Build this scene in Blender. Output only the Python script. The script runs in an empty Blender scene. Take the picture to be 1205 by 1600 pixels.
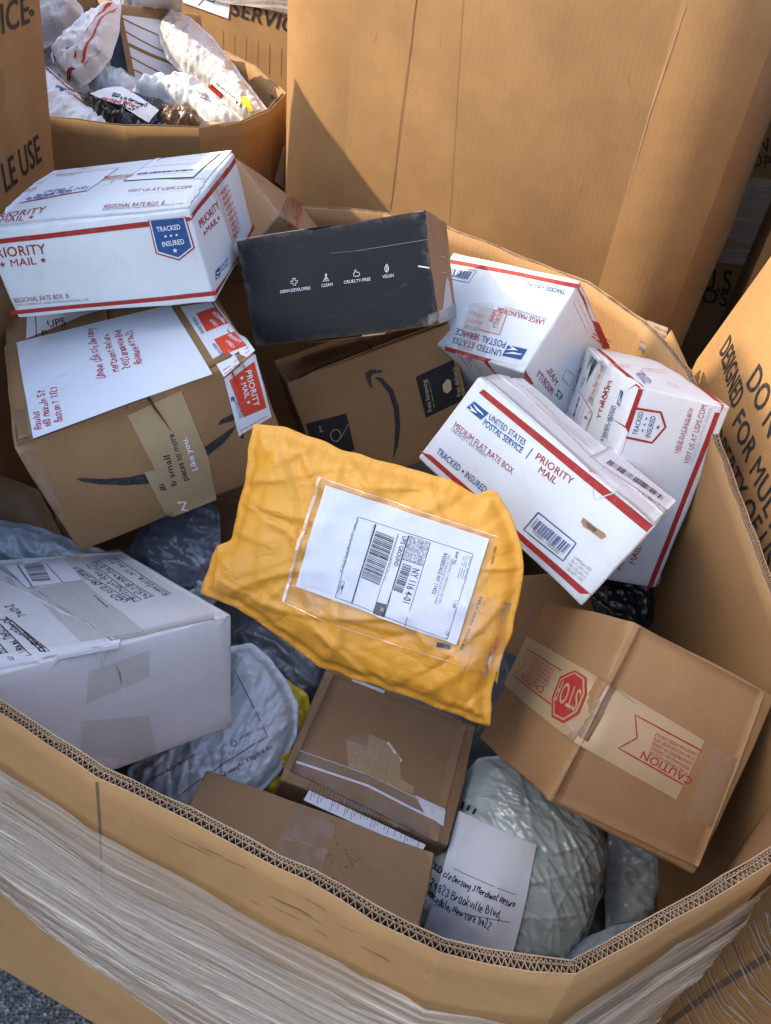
import bpy, bmesh, math, random
import numpy as np
from mathutils import Vector, Matrix, noise
from mathutils.bvhtree import BVHTree
from mathutils.geometry import delaunay_2d_cdt

SC = bpy.context.scene
COL = SC.collection
rnd = random.Random(7)

# ------------------------------------------------------------------ camera
CAM = np.array([0.0, 0.0, 1.72])
PITCH, ROLL, FPX = math.radians(43), math.radians(7), 1250.0      # focal length in pixels of a 1205 x 1600 picture
_F = np.array([0, math.cos(PITCH), -math.sin(PITCH)])
_R0 = np.array([1.0, 0, 0]); _D0 = np.array([0, -math.sin(PITCH), -math.cos(PITCH)])
_R = math.cos(ROLL) * _R0 - math.sin(ROLL) * _D0
_D = math.sin(ROLL) * _R0 + math.cos(ROLL) * _D0
cd = bpy.data.cameras.new('camera'); cam = bpy.data.objects.new('camera', cd); COL.objects.link(cam)
cam.matrix_world = Matrix(((_R[0], -_D[0], -_F[0], CAM[0]), (_R[1], -_D[1], -_F[1], CAM[1]), (_R[2], -_D[2], -_F[2], CAM[2]), (0, 0, 0, 1)))
cd.sensor_fit = 'VERTICAL'; cd.sensor_height = 24.0; cd.lens = 24.0 * FPX / 1600.0
SC.cycles.max_bounces = 6; SC.cycles.diffuse_bounces = 4; SC.cycles.transparent_max_bounces = 10
cd.clip_start = 0.02; cd.clip_end = 3000
SC.camera = cam

# ------------------------------------------------------------------ sky, sun, exposure
SUN = np.array([-0.735, -0.12, 0.68]); SUN = SUN / np.linalg.norm(SUN)     # direction towards the sun
w = bpy.data.worlds.new('World'); SC.world = w; w.use_nodes = True
nt = w.node_tree; bg = nt.nodes['Background']
sky = nt.nodes.new('ShaderNodeTexSky'); sky.sky_type = 'NISHITA'; sky.sun_disc = False; sky.dust_density = 2.5; sky.ozone_density = 0.9
sky.sun_elevation = math.asin(SUN[2]); sky.sun_rotation = math.atan2(SUN[0], SUN[1])
nt.links.new(sky.outputs[0], bg.inputs[0]); bg.inputs[1].default_value = 0.15
sl = bpy.data.lights.new('sun', 'SUN'); sl.energy = 2.2; sl.angle = math.radians(0.6); sl.color = (1.0, 0.84, 0.60)
so = bpy.data.objects.new('sun', sl); COL.objects.link(so); so.location = (-8, 0, 8)
so.rotation_euler = Vector(SUN).to_track_quat('Z', 'Y').to_euler()
SC.view_settings.view_transform = 'Standard'; SC.view_settings.look = 'None'
SC.view_settings.exposure = 1.92; SC.view_settings.gamma = 1.0; SC.view_settings.use_curve_mapping = False

# ------------------------------------------------------------------ geometry helpers
def V(p): return np.array(p, float)
def nrm(v): v = np.asarray(v, float); return v / (np.linalg.norm(v) + 1e-12)
def ray(px): return _R * ((px[0] - 602.5) / FPX) + _D * ((px[1] - 800) / FPX) + _F      # depth-1 ray of a photo pixel
def on_plane(px, p0, n):
    d = ray(px); return CAM + d * (np.dot(V(p0) - CAM, n) / np.dot(d, n))
def at(px, z): return CAM + ray(px) * z
def on_y(px, y): d = ray(px); return CAM + d * (y / d[1])
def on_x(px, x): d = ray(px); return CAM + d * (x / d[0])
def crop(ox, oy, s): return lambda *a: [(ox + x / s, oy + y / s) for x, y in zip(a[0::2], a[1::2])]
def fbm(p, o=3):
    s = 0; a = 1
    for _ in range(o): s += a * noise.noise(Vector(p)); p = [c * 2.03 + 7.1 for c in p]; a *= .5
    return s

def thing(name, label, cat, loc, group=None):
    o = bpy.data.objects.new(name, None); COL.objects.link(o); o.location = Vector(loc); o.empty_display_size = .05
    o['label'] = label; o['category'] = cat
    if group: o['group'] = group
    return o
def mesh(name, verts, faces, mat, parent=None, smooth=False, uv=None, kind=None, label=None, wloc=None):
    """verts in world space; child meshes are stored relative to their root"""
    loc = V(wloc) if wloc is not None else V((0, 0, 0))
    me = bpy.data.meshes.new(name)
    vv = np.asarray(verts, float) - loc
    me.from_pydata([tuple(v) for v in vv], [], [tuple(int(i) for i in f) for f in faces])
    if mat: me.materials.append(mat)
    if uv is not None:
        l = me.uv_layers.new(name='UVMap'); idx = np.empty(len(me.loops), int); me.loops.foreach_get('vertex_index', idx)
        l.data.foreach_set('uv', np.asarray(uv, float)[idx].ravel())
    if smooth: me.polygons.foreach_set('use_smooth', [True] * len(me.polygons))
    o = bpy.data.objects.new(name, me); COL.objects.link(o)
    if parent is not None:
        o.parent = parent
    else: o.location = Vector(loc)
    if kind: o['kind'] = kind
    if label: o['label'] = label
    return o
def part(name, verts, faces, mat, root, **k):
    top = root
    while top.parent: top = top.parent
    return mesh(name, verts, faces, mat, root, wloc=tuple(top.location), **k)
def grid(nu, nv, fn):
    vs = [fn(i / nu, j / nv) for j in range(nv + 1) for i in range(nu + 1)]
    fs = [(j * (nu + 1) + i, j * (nu + 1) + i + 1, (j + 1) * (nu + 1) + i + 1, (j + 1) * (nu + 1) + i) for j in range(nv) for i in range(nu)]
    return vs, fs

# ------------------------------------------------------------------ materials
def new_mat(name):
    m = bpy.data.materials.new(name); m.use_nodes = True
    return m, m.node_tree, m.node_tree.nodes['Principled BSDF']
def tex_noise(nt, scale, detail=4, rough=.55, coord='Object', stretch=None, dist=0):
    tc = nt.nodes.new('ShaderNodeTexCoord'); n = nt.nodes.new('ShaderNodeTexNoise')
    n.inputs['Scale'].default_value = scale; n.inputs['Detail'].default_value = detail; n.inputs['Roughness'].default_value = rough
    n.inputs['Distortion'].default_value = dist
    src = tc.outputs[coord]
    if stretch:
        mp = nt.nodes.new('ShaderNodeMapping'); mp.inputs['Scale'].default_value = stretch; nt.links.new(src, mp.inputs[0]); src = mp.outputs[0]
    nt.links.new(src, n.inputs['Vector']); return n.outputs['Fac']
def ramp(nt, fac, stops):
    r = nt.nodes.new('ShaderNodeValToRGB'); e = r.color_ramp.elements
    while len(e) < len(stops): e.new(.5)
    for i, (p, c) in enumerate(stops):
        e[i].position = p; e[i].color = (*c, 1) if len(c) == 3 else c
    nt.links.new(fac, r.inputs[0]); return r.outputs[0]
def mixc(nt, fac, a, b, mode='MIX'):
    m = nt.nodes.new('ShaderNodeMix'); m.data_type = 'RGBA'; m.blend_type = mode
    for s, v in ((0, fac), (6, a), (7, b)):
        if hasattr(v, 'is_linked'): nt.links.new(v, m.inputs[s])
        else: m.inputs[s].default_value = v if s == 0 else (*v, 1)
    return m.outputs[2]
def g(v): return (v, v, v)
def bump(nt, height, strength, dist, prev=None):
    b = nt.nodes.new('ShaderNodeBump'); b.inputs['Strength'].default_value = strength; b.inputs['Distance'].default_value = dist
    nt.links.new(height, b.inputs['Height'])
    if prev: nt.links.new(prev, b.inputs['Normal'])
    return b.outputs[0]
def sheet_mat(name, col, dirt=(.5, .45, .4), dirt_amt=.25, var=.12, rough=.75, corr=0.0, corr_pitch=.0075, spec=.25, fibre=.1, fine=.0003, corr_dir=0, wear=None):
    """board, paper and painted board: fibres, blotches, scuffs and faint flute lines"""
    m, nt, p = new_mat(name)
    c = V(col)
    n1 = tex_noise(nt, 9, 5, .6)
    base = ramp(nt, n1, [(.3, tuple(c * (1 - var))), (.7, tuple(np.minimum(c * (1 + var * .7), .95)))])
    n2 = tex_noise(nt, 420, 3, .7, stretch=(1, 1, .35))
    base = mixc(nt, ramp(nt, n2, [(.35, g(0)), (.75, g(fibre * 2))]), base, tuple(c * .62))
    n3 = tex_noise(nt, 26, 8, .72, dist=.6)
    base = mixc(nt, ramp(nt, n3, [(.52, g(0)), (.78, g(dirt_amt))]), base, dirt)
    n4 = tex_noise(nt, 3.1, 2, .5)
    base = mixc(nt, ramp(nt, n4, [(.42, g(0)), (.66, g(dirt_amt * .6))]), base, tuple(c * .75))
    if wear:
        ge = nt.nodes.new('ShaderNodeNewGeometry'); n5 = tex_noise(nt, 70, 5, .7)
        pe = ramp(nt, ge.outputs['Pointiness'], [(.515, g(0)), (.56, g(1))])
        base = mixc(nt, mixc(nt, 1.0, pe, ramp(nt, n5, [(.42, g(0)), (.62, g(.75))]), 'MULTIPLY'), base, wear)
    nb = bump(nt, n3, .35, .0006)
    nb = bump(nt, n2, .25, fine, nb)
    if corr:
        uvn = nt.nodes.new('ShaderNodeTexCoord'); wv = nt.nodes.new('ShaderNodeTexWave')
        wv.wave_type = 'BANDS'; wv.bands_direction = 'X' if corr_dir == 0 else 'Y'; wv.inputs['Scale'].default_value = math.pi * 2 / 20 / corr_pitch * 1.0
        wv.inputs['Distortion'].default_value = .6; wv.inputs['Detail'].default_value = 1.0; wv.inputs['Detail Scale'].default_value = .8
        nt.links.new(uvn.outputs['UV'], wv.inputs[0])
        nb = bump(nt, wv.outputs['Fac'], corr, .0005, nb)
        base = mixc(nt, ramp(nt, wv.outputs['Fac'], [(.0, g(.16 * corr)), (.6, g(0))]), base, tuple(c * .55))
    nt.links.new(base, p.inputs['Base Color']); nt.links.new(nb, p.inputs['Normal'])
    p.inputs['Roughness'].default_value = rough; p.inputs['Specular IOR Level'].default_value = spec
    return m
def ink(name, col, rough=.6, wear=.35):
    m, nt, p = new_mat(name)
    n = tex_noise(nt, 160, 4, .7)
    c = mixc(nt, ramp(nt, n, [(.5, g(0)), (.8, g(wear))]), col, tuple(V(col) * .55 + .18))
    nt.links.new(c, p.inputs['Base Color']); p.inputs['Roughness'].default_value = rough; p.inputs['Specular IOR Level'].default_value = .2
    return m
def poly_mat(name, col, rough=.28, wr=.6, scale=24, var=.08, dirt=.12, coat=.3):
    m, nt, p = new_mat(name); c = V(col)
    n1 = tex_noise(nt, 6, 4, .6)
    base = ramp(nt, n1, [(.3, tuple(c * (1 - var))), (.7, tuple(np.minimum(c * (1 + var * .6), .95)))])
    n3 = tex_noise(nt, 40, 8, .75, dist=.8)
    base = mixc(nt, ramp(nt, n3, [(.56, g(0)), (.8, g(dirt))]), base, tuple(c * .45))
    def ridged(sc, det, st, di):
        f = tex_noise(nt, sc, det, .5, stretch=st, dist=di)
        m1 = nt.nodes.new('ShaderNodeMath'); m1.operation = 'SUBTRACT'; m1.inputs[1].default_value = .5; nt.links.new(f, m1.inputs[0])
        m2 = nt.nodes.new('ShaderNodeMath'); m2.operation = 'ABSOLUTE'; nt.links.new(m1.outputs[0], m2.inputs[0])
        m3 = nt.nodes.new('ShaderNodeMath'); m3.operation = 'POWER'; m3.inputs[1].default_value = .6; nt.links.new(m2.outputs[0], m3.inputs[0]); return m3.outputs[0]
    nb = bump(nt, ridged(scale * .55, 1, (1, .5, 1), .8), wr, .010); nb = bump(nt, ridged(scale * 1.6, 1, (.4, 1, 1), .6), wr * .7, .004, nb); nb = bump(nt, ridged(scale * 3.5, 0, None, .5), wr * .4, .0016, nb)
    nt.links.new(base, p.inputs['Base Color']); nt.links.new(nb, p.inputs['Normal'])
    p.inputs['Roughness'].default_value = rough; p.inputs['Specular IOR Level'].default_value = .5; p.inputs['Coat Weight'].default_value = coat; p.inputs['Coat Roughness'].default_value = .12
    return m
def clear_mat(name, tint=(1, 1, 1), film=.1, rough=.12, wr=.5, scale=60, stretch=None, milk=(.8, .8, .8), lo=0.0, hi=.25, coord='Object', gloss=.9, ior=1.45):
    """clear film: lets most light through, milky where it is stretched, with gloss on its wrinkles"""
    m, nt, p = new_mat(name); nt.nodes.remove(p); out = nt.nodes['Material Output']
    tr = nt.nodes.new('ShaderNodeBsdfTransparent'); tr.inputs[0].default_value = (*tint, 1)
    pr = nt.nodes.new('ShaderNodeBsdfPrincipled'); pr.inputs['Base Color'].default_value = (*milk, 1); pr.inputs['Roughness'].default_value = .35
    gl = nt.nodes.new('ShaderNodeBsdfGlossy'); gl.inputs['Roughness'].default_value = rough; gl.inputs['Color'].default_value = (gloss, gloss, gloss, 1)
    n = tex_noise(nt, scale, 5, .62, coord=coord, stretch=stretch, dist=.4)
    nb = bump(nt, n, wr, .003)
    for s in (pr, gl): nt.links.new(nb, s.inputs['Normal'])
    mx = nt.nodes.new('ShaderNodeMixShader'); nt.links.new(ramp(nt, n, [(.38, g(lo)), (.5, g(lo + .25 * (hi - lo))), (.72, g(hi))]), mx.inputs[0])
    nt.links.new(tr.outputs[0], mx.inputs[1]); nt.links.new(pr.outputs[0], mx.inputs[2])
    fr = nt.nodes.new('ShaderNodeFresnel'); fr.inputs[0].default_value = ior; nt.links.new(nb, fr.inputs['Normal'])
    ad = nt.nodes.new('ShaderNodeMath'); ad.operation = 'ADD'; ad.inputs[1].default_value = film; ad.use_clamp = True; nt.links.new(fr.outputs[0], ad.inputs[0])
    m2 = nt.nodes.new('ShaderNodeMixShader'); nt.links.new(ad.outputs[0], m2.inputs[0]); nt.links.new(mx.outputs[0], m2.inputs[1]); nt.links.new(gl.outputs[0], m2.inputs[2])
    nt.links.new(m2.outputs[0], out.inputs[0]); return m

def film_mat():
    """pallet wrap: clear layers pulled into fine milky ridges along the winding direction"""
    m, nt, p = new_mat('stretch_film'); out = nt.nodes['Material Output']
    a = tex_noise(nt, 1, 4, .6, coord='UV', stretch=(.9, 48, 1), dist=.25); b = tex_noise(nt, 1, 3, .6, coord='UV', stretch=(1.6, 190, 1), dist=.2); c = tex_noise(nt, 1, 3, .5, coord='UV', stretch=(5, 9, 1))
    mm = nt.nodes.new('ShaderNodeMath'); mm.operation = 'MULTIPLY_ADD'; mm.inputs[1].default_value = .62; nt.links.new(a, mm.inputs[0])
    m2 = nt.nodes.new('ShaderNodeMath'); m2.operation = 'MULTIPLY_ADD'; m2.inputs[1].default_value = .26; m2.inputs[2].default_value = .06; nt.links.new(b, m2.inputs[0]); nt.links.new(m2.outputs[0], mm.inputs[2])
    m3 = nt.nodes.new('ShaderNodeMath'); m3.operation = 'MULTIPLY_ADD'; m3.inputs[1].default_value = .16; nt.links.new(c, m3.inputs[0]); nt.links.new(mm.outputs[0], m3.inputs[2])
    fac = ramp(nt, m3.outputs[0], [(.38, g(.06)), (.50, g(.16)), (.60, g(.28)), (.70, g(.60)), (.80, g(.85))])
    tr = nt.nodes.new('ShaderNodeBsdfTransparent'); tr.inputs[0].default_value = (.96, .95, .94, 1)
    p.inputs['Base Color'].default_value = (.93, .85, .73, 1); p.inputs['Roughness'].default_value = .22; p.inputs['Specular IOR Level'].default_value = .8
    nb = bump(nt, a, .5, .003); nb = bump(nt, b, .6, .0012, nb); nt.links.new(nb, p.inputs['Normal'])
    gl = nt.nodes.new('ShaderNodeBsdfGlossy'); gl.inputs['Roughness'].default_value = .1; nt.links.new(nb, gl.inputs['Normal'])
    mx = nt.nodes.new('ShaderNodeMixShader'); nt.links.new(fac, mx.inputs[0]); nt.links.new(tr.outputs[0], mx.inputs[1]); nt.links.new(p.outputs[0], mx.inputs[2])
    fr = nt.nodes.new('ShaderNodeFresnel'); fr.inputs[0].default_value = 1.16; nt.links.new(nb, fr.inputs['Normal'])
    mf = nt.nodes.new('ShaderNodeMixShader'); nt.links.new(fr.outputs[0], mf.inputs[0]); nt.links.new(mx.outputs[0], mf.inputs[1]); nt.links.new(gl.outputs[0], mf.inputs[2]); nt.links.new(mf.outputs[0], out.inputs[0])
    return m
KR = (.30, .172, .08)
MT = {
 'kraft': sheet_mat('kraft_board', KR, dirt=(.2, .13, .08), corr=.12, wear=(.38, .26, .15)),
 'kraft_b': sheet_mat('kraft_board_brown', (.27, .150, .064), dirt=(.17, .11, .07), corr=.14, wear=(.38, .26, .15)),
 'kraft_d': sheet_mat('kraft_board_grey_brown', (.275, .168, .086), dirt=(.15, .1, .07), corr=.10, dirt_amt=.35, wear=(.42, .3, .2)),
 'kraft_w': sheet_mat('kraft_bin_board', (.315, .178, .072), dirt=(.2, .12, .06), corr=.16, corr_pitch=.012, var=.15, dirt_amt=.34),
 'kraft_corr': sheet_mat('kraft_ribbed_board', (.345, .196, .082), dirt=(.2, .12, .06), corr=.42, corr_pitch=.0085, var=.13, dirt_amt=.3),
 'kraft_in': sheet_mat('kraft_bin_inside', (.28, .160, .068), dirt=(.24, .16, .09), corr=.5, corr_pitch=.012, var=.08),
 'kraft_tape': sheet_mat('kraft_paper_tape', (.38, .265, .14), dirt=(.3, .2, .12), rough=.5, spec=.4, fine=.0002),
 'flute': sheet_mat('flute_paper', (.27, .18, .105), dirt=(.1, .07, .04), var=.3),
 'torn': sheet_mat('torn_inner_paper', (.26, .20, .14), dirt=(.2, .15, .1), var=.2, rough=.45, spec=.5),
 'edge': sheet_mat('torn_board_edge', (.34, .235, .14), dirt=(.25, .18, .1), var=.2),
 'white': sheet_mat('white_board', (.62, .655, .67), dirt=(.40, .38, .36), dirt_amt=.32, var=.05, rough=.5, corr=.10, fibre=.03, spec=.35, wear=(.40, .36, .31)),
 'white_g': sheet_mat('greyed_white_board', (.58, .58, .575), dirt=(.4, .38, .37), dirt_amt=.3, var=.05, rough=.6, corr=.08, fibre=.04, wear=(.36, .31, .26)),
 'black': sheet_mat('black_board', (.008, .0085, .009), dirt=(.07, .07, .07), dirt_amt=.12, var=.2, rough=.55, fibre=.05, corr=.10, spec=.25, wear=(.30, .24, .18)),
 'paper': sheet_mat('label_paper', (.66, .68, .73), dirt=(.6, .6, .63), dirt_amt=.18, var=.03, rough=.6, fibre=.0),
 'manila': poly_mat('golden_kraft_paper', (.70, .325, .032), rough=.48, wr=.42, scale=26, var=.08, dirt=.16, coat=0.0),
 'paper_w': poly_mat('wrinkled_paper', (.62, .655, .71), rough=.55, wr=.30, scale=13, var=.04, dirt=.05, coat=0.0),
 'tyvek': poly_mat('white_mailer', (.70, .71, .72), rough=.5, wr=.4),
 'poly_g': poly_mat('grey_green_poly', (.42, .50, .49), wr=.22, scale=20, coat=.7, rough=.24),
 'poly_b': poly_mat('pale_blue_poly', (.36, .44, .50), wr=.4),
 'poly_s': poly_mat('silver_white_poly', (.70, .77, .81), wr=.25, rough=.2, coat=.7),
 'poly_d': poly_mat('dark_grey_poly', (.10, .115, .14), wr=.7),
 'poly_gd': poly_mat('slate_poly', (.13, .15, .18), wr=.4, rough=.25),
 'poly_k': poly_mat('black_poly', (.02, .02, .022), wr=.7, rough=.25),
 'poly_y': poly_mat('yellow_poly', (.70, .50, .03), wr=.5),
 'poly_br': poly_mat('brown_mottled_poly', (.16, .09, .05), wr=.9, scale=40, var=.6, dirt=.7),
 'poly_w': poly_mat('warm_white_poly', (.60, .58, .57), wr=.45, rough=.25, coat=.5),
 'bluebox': sheet_mat('navy_printed_board', (.035, .07, .13), dirt=(.15, .17, .2), rough=.4),
 'red': ink('red_ink', (.31, .026, .022)), 'redhot': ink('orange_red_ink', (.56, .055, .025)), 'blue': ink('blue_ink', (.022, .075, .21)),
 'navy': ink('navy_ink', (.03, .07, .2)), 'ink': ink('black_ink', (.02, .02, .022)), 'grey': ink('grey_ink', (.22, .22, .24)), 'lgrey': ink('pale_grey_ink', (.42, .42, .45)),
 'whiteink': ink('white_ink', (.72, .74, .76), wear=.2), 'tan': ink('tan_ink', (.52, .38, .22)), 'smile': ink('charcoal_ink', (.03, .026, .025)),
 'redpen': ink('red_pen', (.40, .07, .07), wear=.2), 'bluepen': ink('blue_pen', (.05, .07, .25)), 'pink': ink('pale_red_ink', (.60, .30, .28)),
 'greytape': ink('grey_tape', (.44, .44, .42), rough=.35), 'scuffink': ink('pale_scuff', (.07, .07, .075)), 'yellow': ink('yellow_sticker', (.85, .62, .02), wear=.1), 'blacktape': ink('black_tape', (.022, .02, .02), rough=.3, wear=.15),
 'whitetape': sheet_mat('white_label_tape', (.64, .66, .69), dirt=(.55, .5, .48), var=.04, rough=.35, fibre=0, spec=.45),
 'clear': clear_mat('clear_tape', tint=(.95, .93, .90), film=.035, wr=.3, scale=45, lo=.02, hi=.16, rough=.3, ior=1.02, gloss=.5),
 'pouch': clear_mat('clear_pouch', tint=(.97, .97, .97), film=.01, wr=.7, scale=26, lo=0, hi=.10, rough=.16, ior=1.35),
 'film': film_mat(),
 'strand_glint': clear_mat('film_strand_glint', tint=(.95, .94, .93), film=.10, lo=.15, hi=.75, scale=14, milk=(.90, .89, .87)),
 'truck_white': sheet_mat('white_truck_paint', (.70, .70, .70), dirt=(.5, .48, .45), var=.03, rough=.35, fibre=0),
 'wood': sheet_mat('pallet_wood', (.46, .38, .28), dirt=(.2, .17, .13), dirt_amt=.5, var=.25),
 'dark': sheet_mat('shadow_board', (.12, .08, .05), dirt=(.08, .05, .03)),  # darkened board colour, painted shade for the slit, folds and torn hole
}

# ------------------------------------------------------------------ lettering: glyph outlines from the built-in font, single strokes for handwriting
CH = "ABCDEFGHIJKLMNOPQRSTUVWXYZabcdefghijklmnopqrstuvwxyz0123456789.,-:/&#'()+x%"
GLY = {}
def build_glyphs():
    tmp = []
    for bold in (0, 1):
        for s in [c for c in CH] + [c + 'H' for c in CH] + ['H', ' H', 'HH']:
            cu = bpy.data.curves.new('t', 'FONT'); cu.body = s; cu.resolution_u = 3; cu.offset = (0.0 if s[0] in 'MWmw' else .011) if bold else 0.0; cu.fill_mode = 'FRONT'
            o = bpy.data.objects.new('t', cu); COL.objects.link(o); tmp.append((bold, s, o))
    dg = bpy.context.evaluated_depsgraph_get(); box = {}
    for bold, s, o in tmp:
        e = o.evaluated_get(dg); me = e.to_mesh()
        vs = np.array([v.co[:2] for v in me.vertices]); fs = [tuple(p.vertices) for p in me.polygons]
        box[(bold, s)] = vs[:, 0].max()
        if len(s) == 1: GLY[(bold, s)] = [vs, fs, 0]
        e.to_mesh_clear()
    for bold in (0, 1):
        for c in CH: GLY[(bold, c)][2] = box[(bold, c + 'H')] - box[(bold, 'H')]
        GLY[(bold, ' ')] = [np.zeros((0, 2)), [], .27]
    for _, _, o in tmp:
        cu = o.data; bpy.data.objects.remove(o); bpy.data.curves.remove(cu)
build_glyphs()
CAPH = GLY[(0, 'H')][0][:, 1].max()
def star_pts(cx, cy, r): return [(cx + (r if i % 2 == 0 else r * .42) * math.sin(i * math.pi / 5), cy + (r if i % 2 == 0 else r * .42) * math.cos(i * math.pi / 5)) for i in range(10)]
def text2d(s, bold=0):
    """text laid out in a unit frame: x 0..1 along the line, y in cap heights"""
    x = 0; vs = []; fs = []
    for c in s:
        if c == '*':
            b = len(vs); vs += [(x + .33, CAPH * .45)] + [(x + px, py) for px, py in star_pts(.33, CAPH * .45, .30)]
            fs += [(b, b + 1 + i, b + 1 + (i + 1) % 10) for i in range(10)]; x += .7; continue
        if c == '_':
            b = len(vs); vs += [(x + .1, .18), (x + .4, .18), (x + .4, .48), (x + .1, .48)]; fs.append((b, b + 1, b + 2, b + 3)); x += .5; continue
        gv, gf, adv = GLY[(bold, c)]
        b = len(vs); vs += [(x + a, y) for a, y in gv]; fs += [tuple(i + b for i in f) for f in gf]; x += adv * (1.05 if bold else 1.0)
    return [(a / x, y / CAPH) for a, y in vs], fs
STROKE = {}
def _pts(seg): return [(int(p[0]), {'a': -1, 'b': -2}.get(p[1]) if p[1] in 'ab' else int(p[1])) for p in seg.split()]
for k, v in {
 'A': '00 26 40|12 32', 'B': '00 06 26 35 33 03|33 42 41 30 00', 'C': '45 36 16 04 02 10 30 41', 'D': '00 06 26 44 42 20 00', 'E': '46 06 00 40|03 33', 'F': '46 06 00|03 33',
 'G': '45 36 16 04 02 10 30 42 22', 'H': '00 06|40 46|03 43', 'I': '10 16', 'J': '36 31 20 10 01', 'K': '00 06|46 03 40', 'L': '06 00 40', 'M': '00 06 23 46 40', 'N': '00 06 40 46',
 'O': '10 02 04 16 36 44 42 30 10', 'P': '00 06 36 45 44 33 03', 'R': '00 06 36 45 44 33 03|23 40', 'S': '45 36 16 05 04 42 41 30 10 01', 'T': '06 46|26 20', 'U': '06 01 10 30 41 46',
 'V': '06 20 46', 'W': '06 10 24 30 46', 'Y': '06 23 46|23 20', 'a': '34 14 03 01 10 20 33|34 31 40', 'b': '06 00 20 31 33 24 03', 'c': '33 24 14 03 01 10 20 31', 'd': '36 30|33 24 14 03 01 10 20 31',
 'e': '02 32 33 24 14 03 01 10 30', 'g': '34 14 03 02 11 31|34 3a 2b 0b', 'h': '06 00|03 24 33 30', 'i': '14 10', 'k': '06 00|34 02 30', 'l': '16 11 20', 'm': '04 00|03 14 23 20|23 34 43 40', 'n': '04 00|03 24 33 30',
 'o': '14 03 01 10 20 31 33 24 14', 'p': '04 0b|04 24 33 31 20 00', 'q': '34 14 03 01 10 20 33|34 3b', 'r': '04 00|02 14 34', 's': '34 14 03 31 20 00', 't': '16 11 20 30|04 34', 'u': '04 01 10 20 31 34 30', 'v': '04 20 34', 'w': '04 10 23 30 44',
 'y': '04 21|34 1b 0b', 'z': '04 34 00 30', '0': '10 02 04 16 26 34 32 20 10', '1': '04 16 10', '2': '05 16 26 35 34 00 40', '3': '05 16 26 35 34 23 32 31 20 10 01', '4': '30 36 02 42', '5': '36 06 03 24 33 31 20 00',
 '6': '36 14 02 01 10 20 31 32 23 02', '7': '06 36 10', '8': '13 04 05 16 26 35 34 23 13 01 10 20 31 23', '9': '31 36 16 05 04 13 33', '/': '00 36', '-': '03 33', ',': '11 0b', '.': '10 11', "'": '16 14'}.items():
    STROKE[k] = [_pts(s) for s in v.split('|')]

# ------------------------------------------------------------------ printing on surfaces: each mark is a thin mesh that follows the surface under it
COVER = {'paper_label', 'tape_label', 'printed_tape', 'tape', 'flap', 'printed_panel', 'sticker', 'shield', 'shield_border', 'shield_field', 'stop_sign', 'stop_sign_border', 'stop_sign_field', 'label_block', 'seal_strip'}
HOLD = {'paper_label', 'tape_label', 'printed_tape', 'tape', 'printed_panel', 'shield', 'stop_sign', 'sticker'}          # marks printed on these are their sub-parts
TINY = {'scuff', 'specks', 'tape_wrinkle', 'film_strands_glints', 'hatching', 'matrix_code', 'small_print', 'rule_line', 'flute_crease', 'pen_marks', 'fold_mark', 'barcode', 'worn_edge'}
SMOOTH = {'liner_strip', 'tape', 'clear_tape', 'paper_label', 'flap', 'clear_pouch', 'tape_label', 'printed_tape'}
def to_px(P):
    d = V(P) - CAM; z = np.dot(d, _F); return (602.5 + FPX * np.dot(d, _R) / z, 800 + FPX * np.dot(d, _D) / z)
def in_poly(p, q):
    c = False
    for (x0, y0), (x1, y1) in zip(q, q[1:] + q[:1]):
        if (y0 > p[1]) != (y1 > p[1]) and p[0] < (x1 - x0) * (p[1] - y0) / (y1 - y0 + 1e-12) + x0: c = not c
    return c
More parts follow.
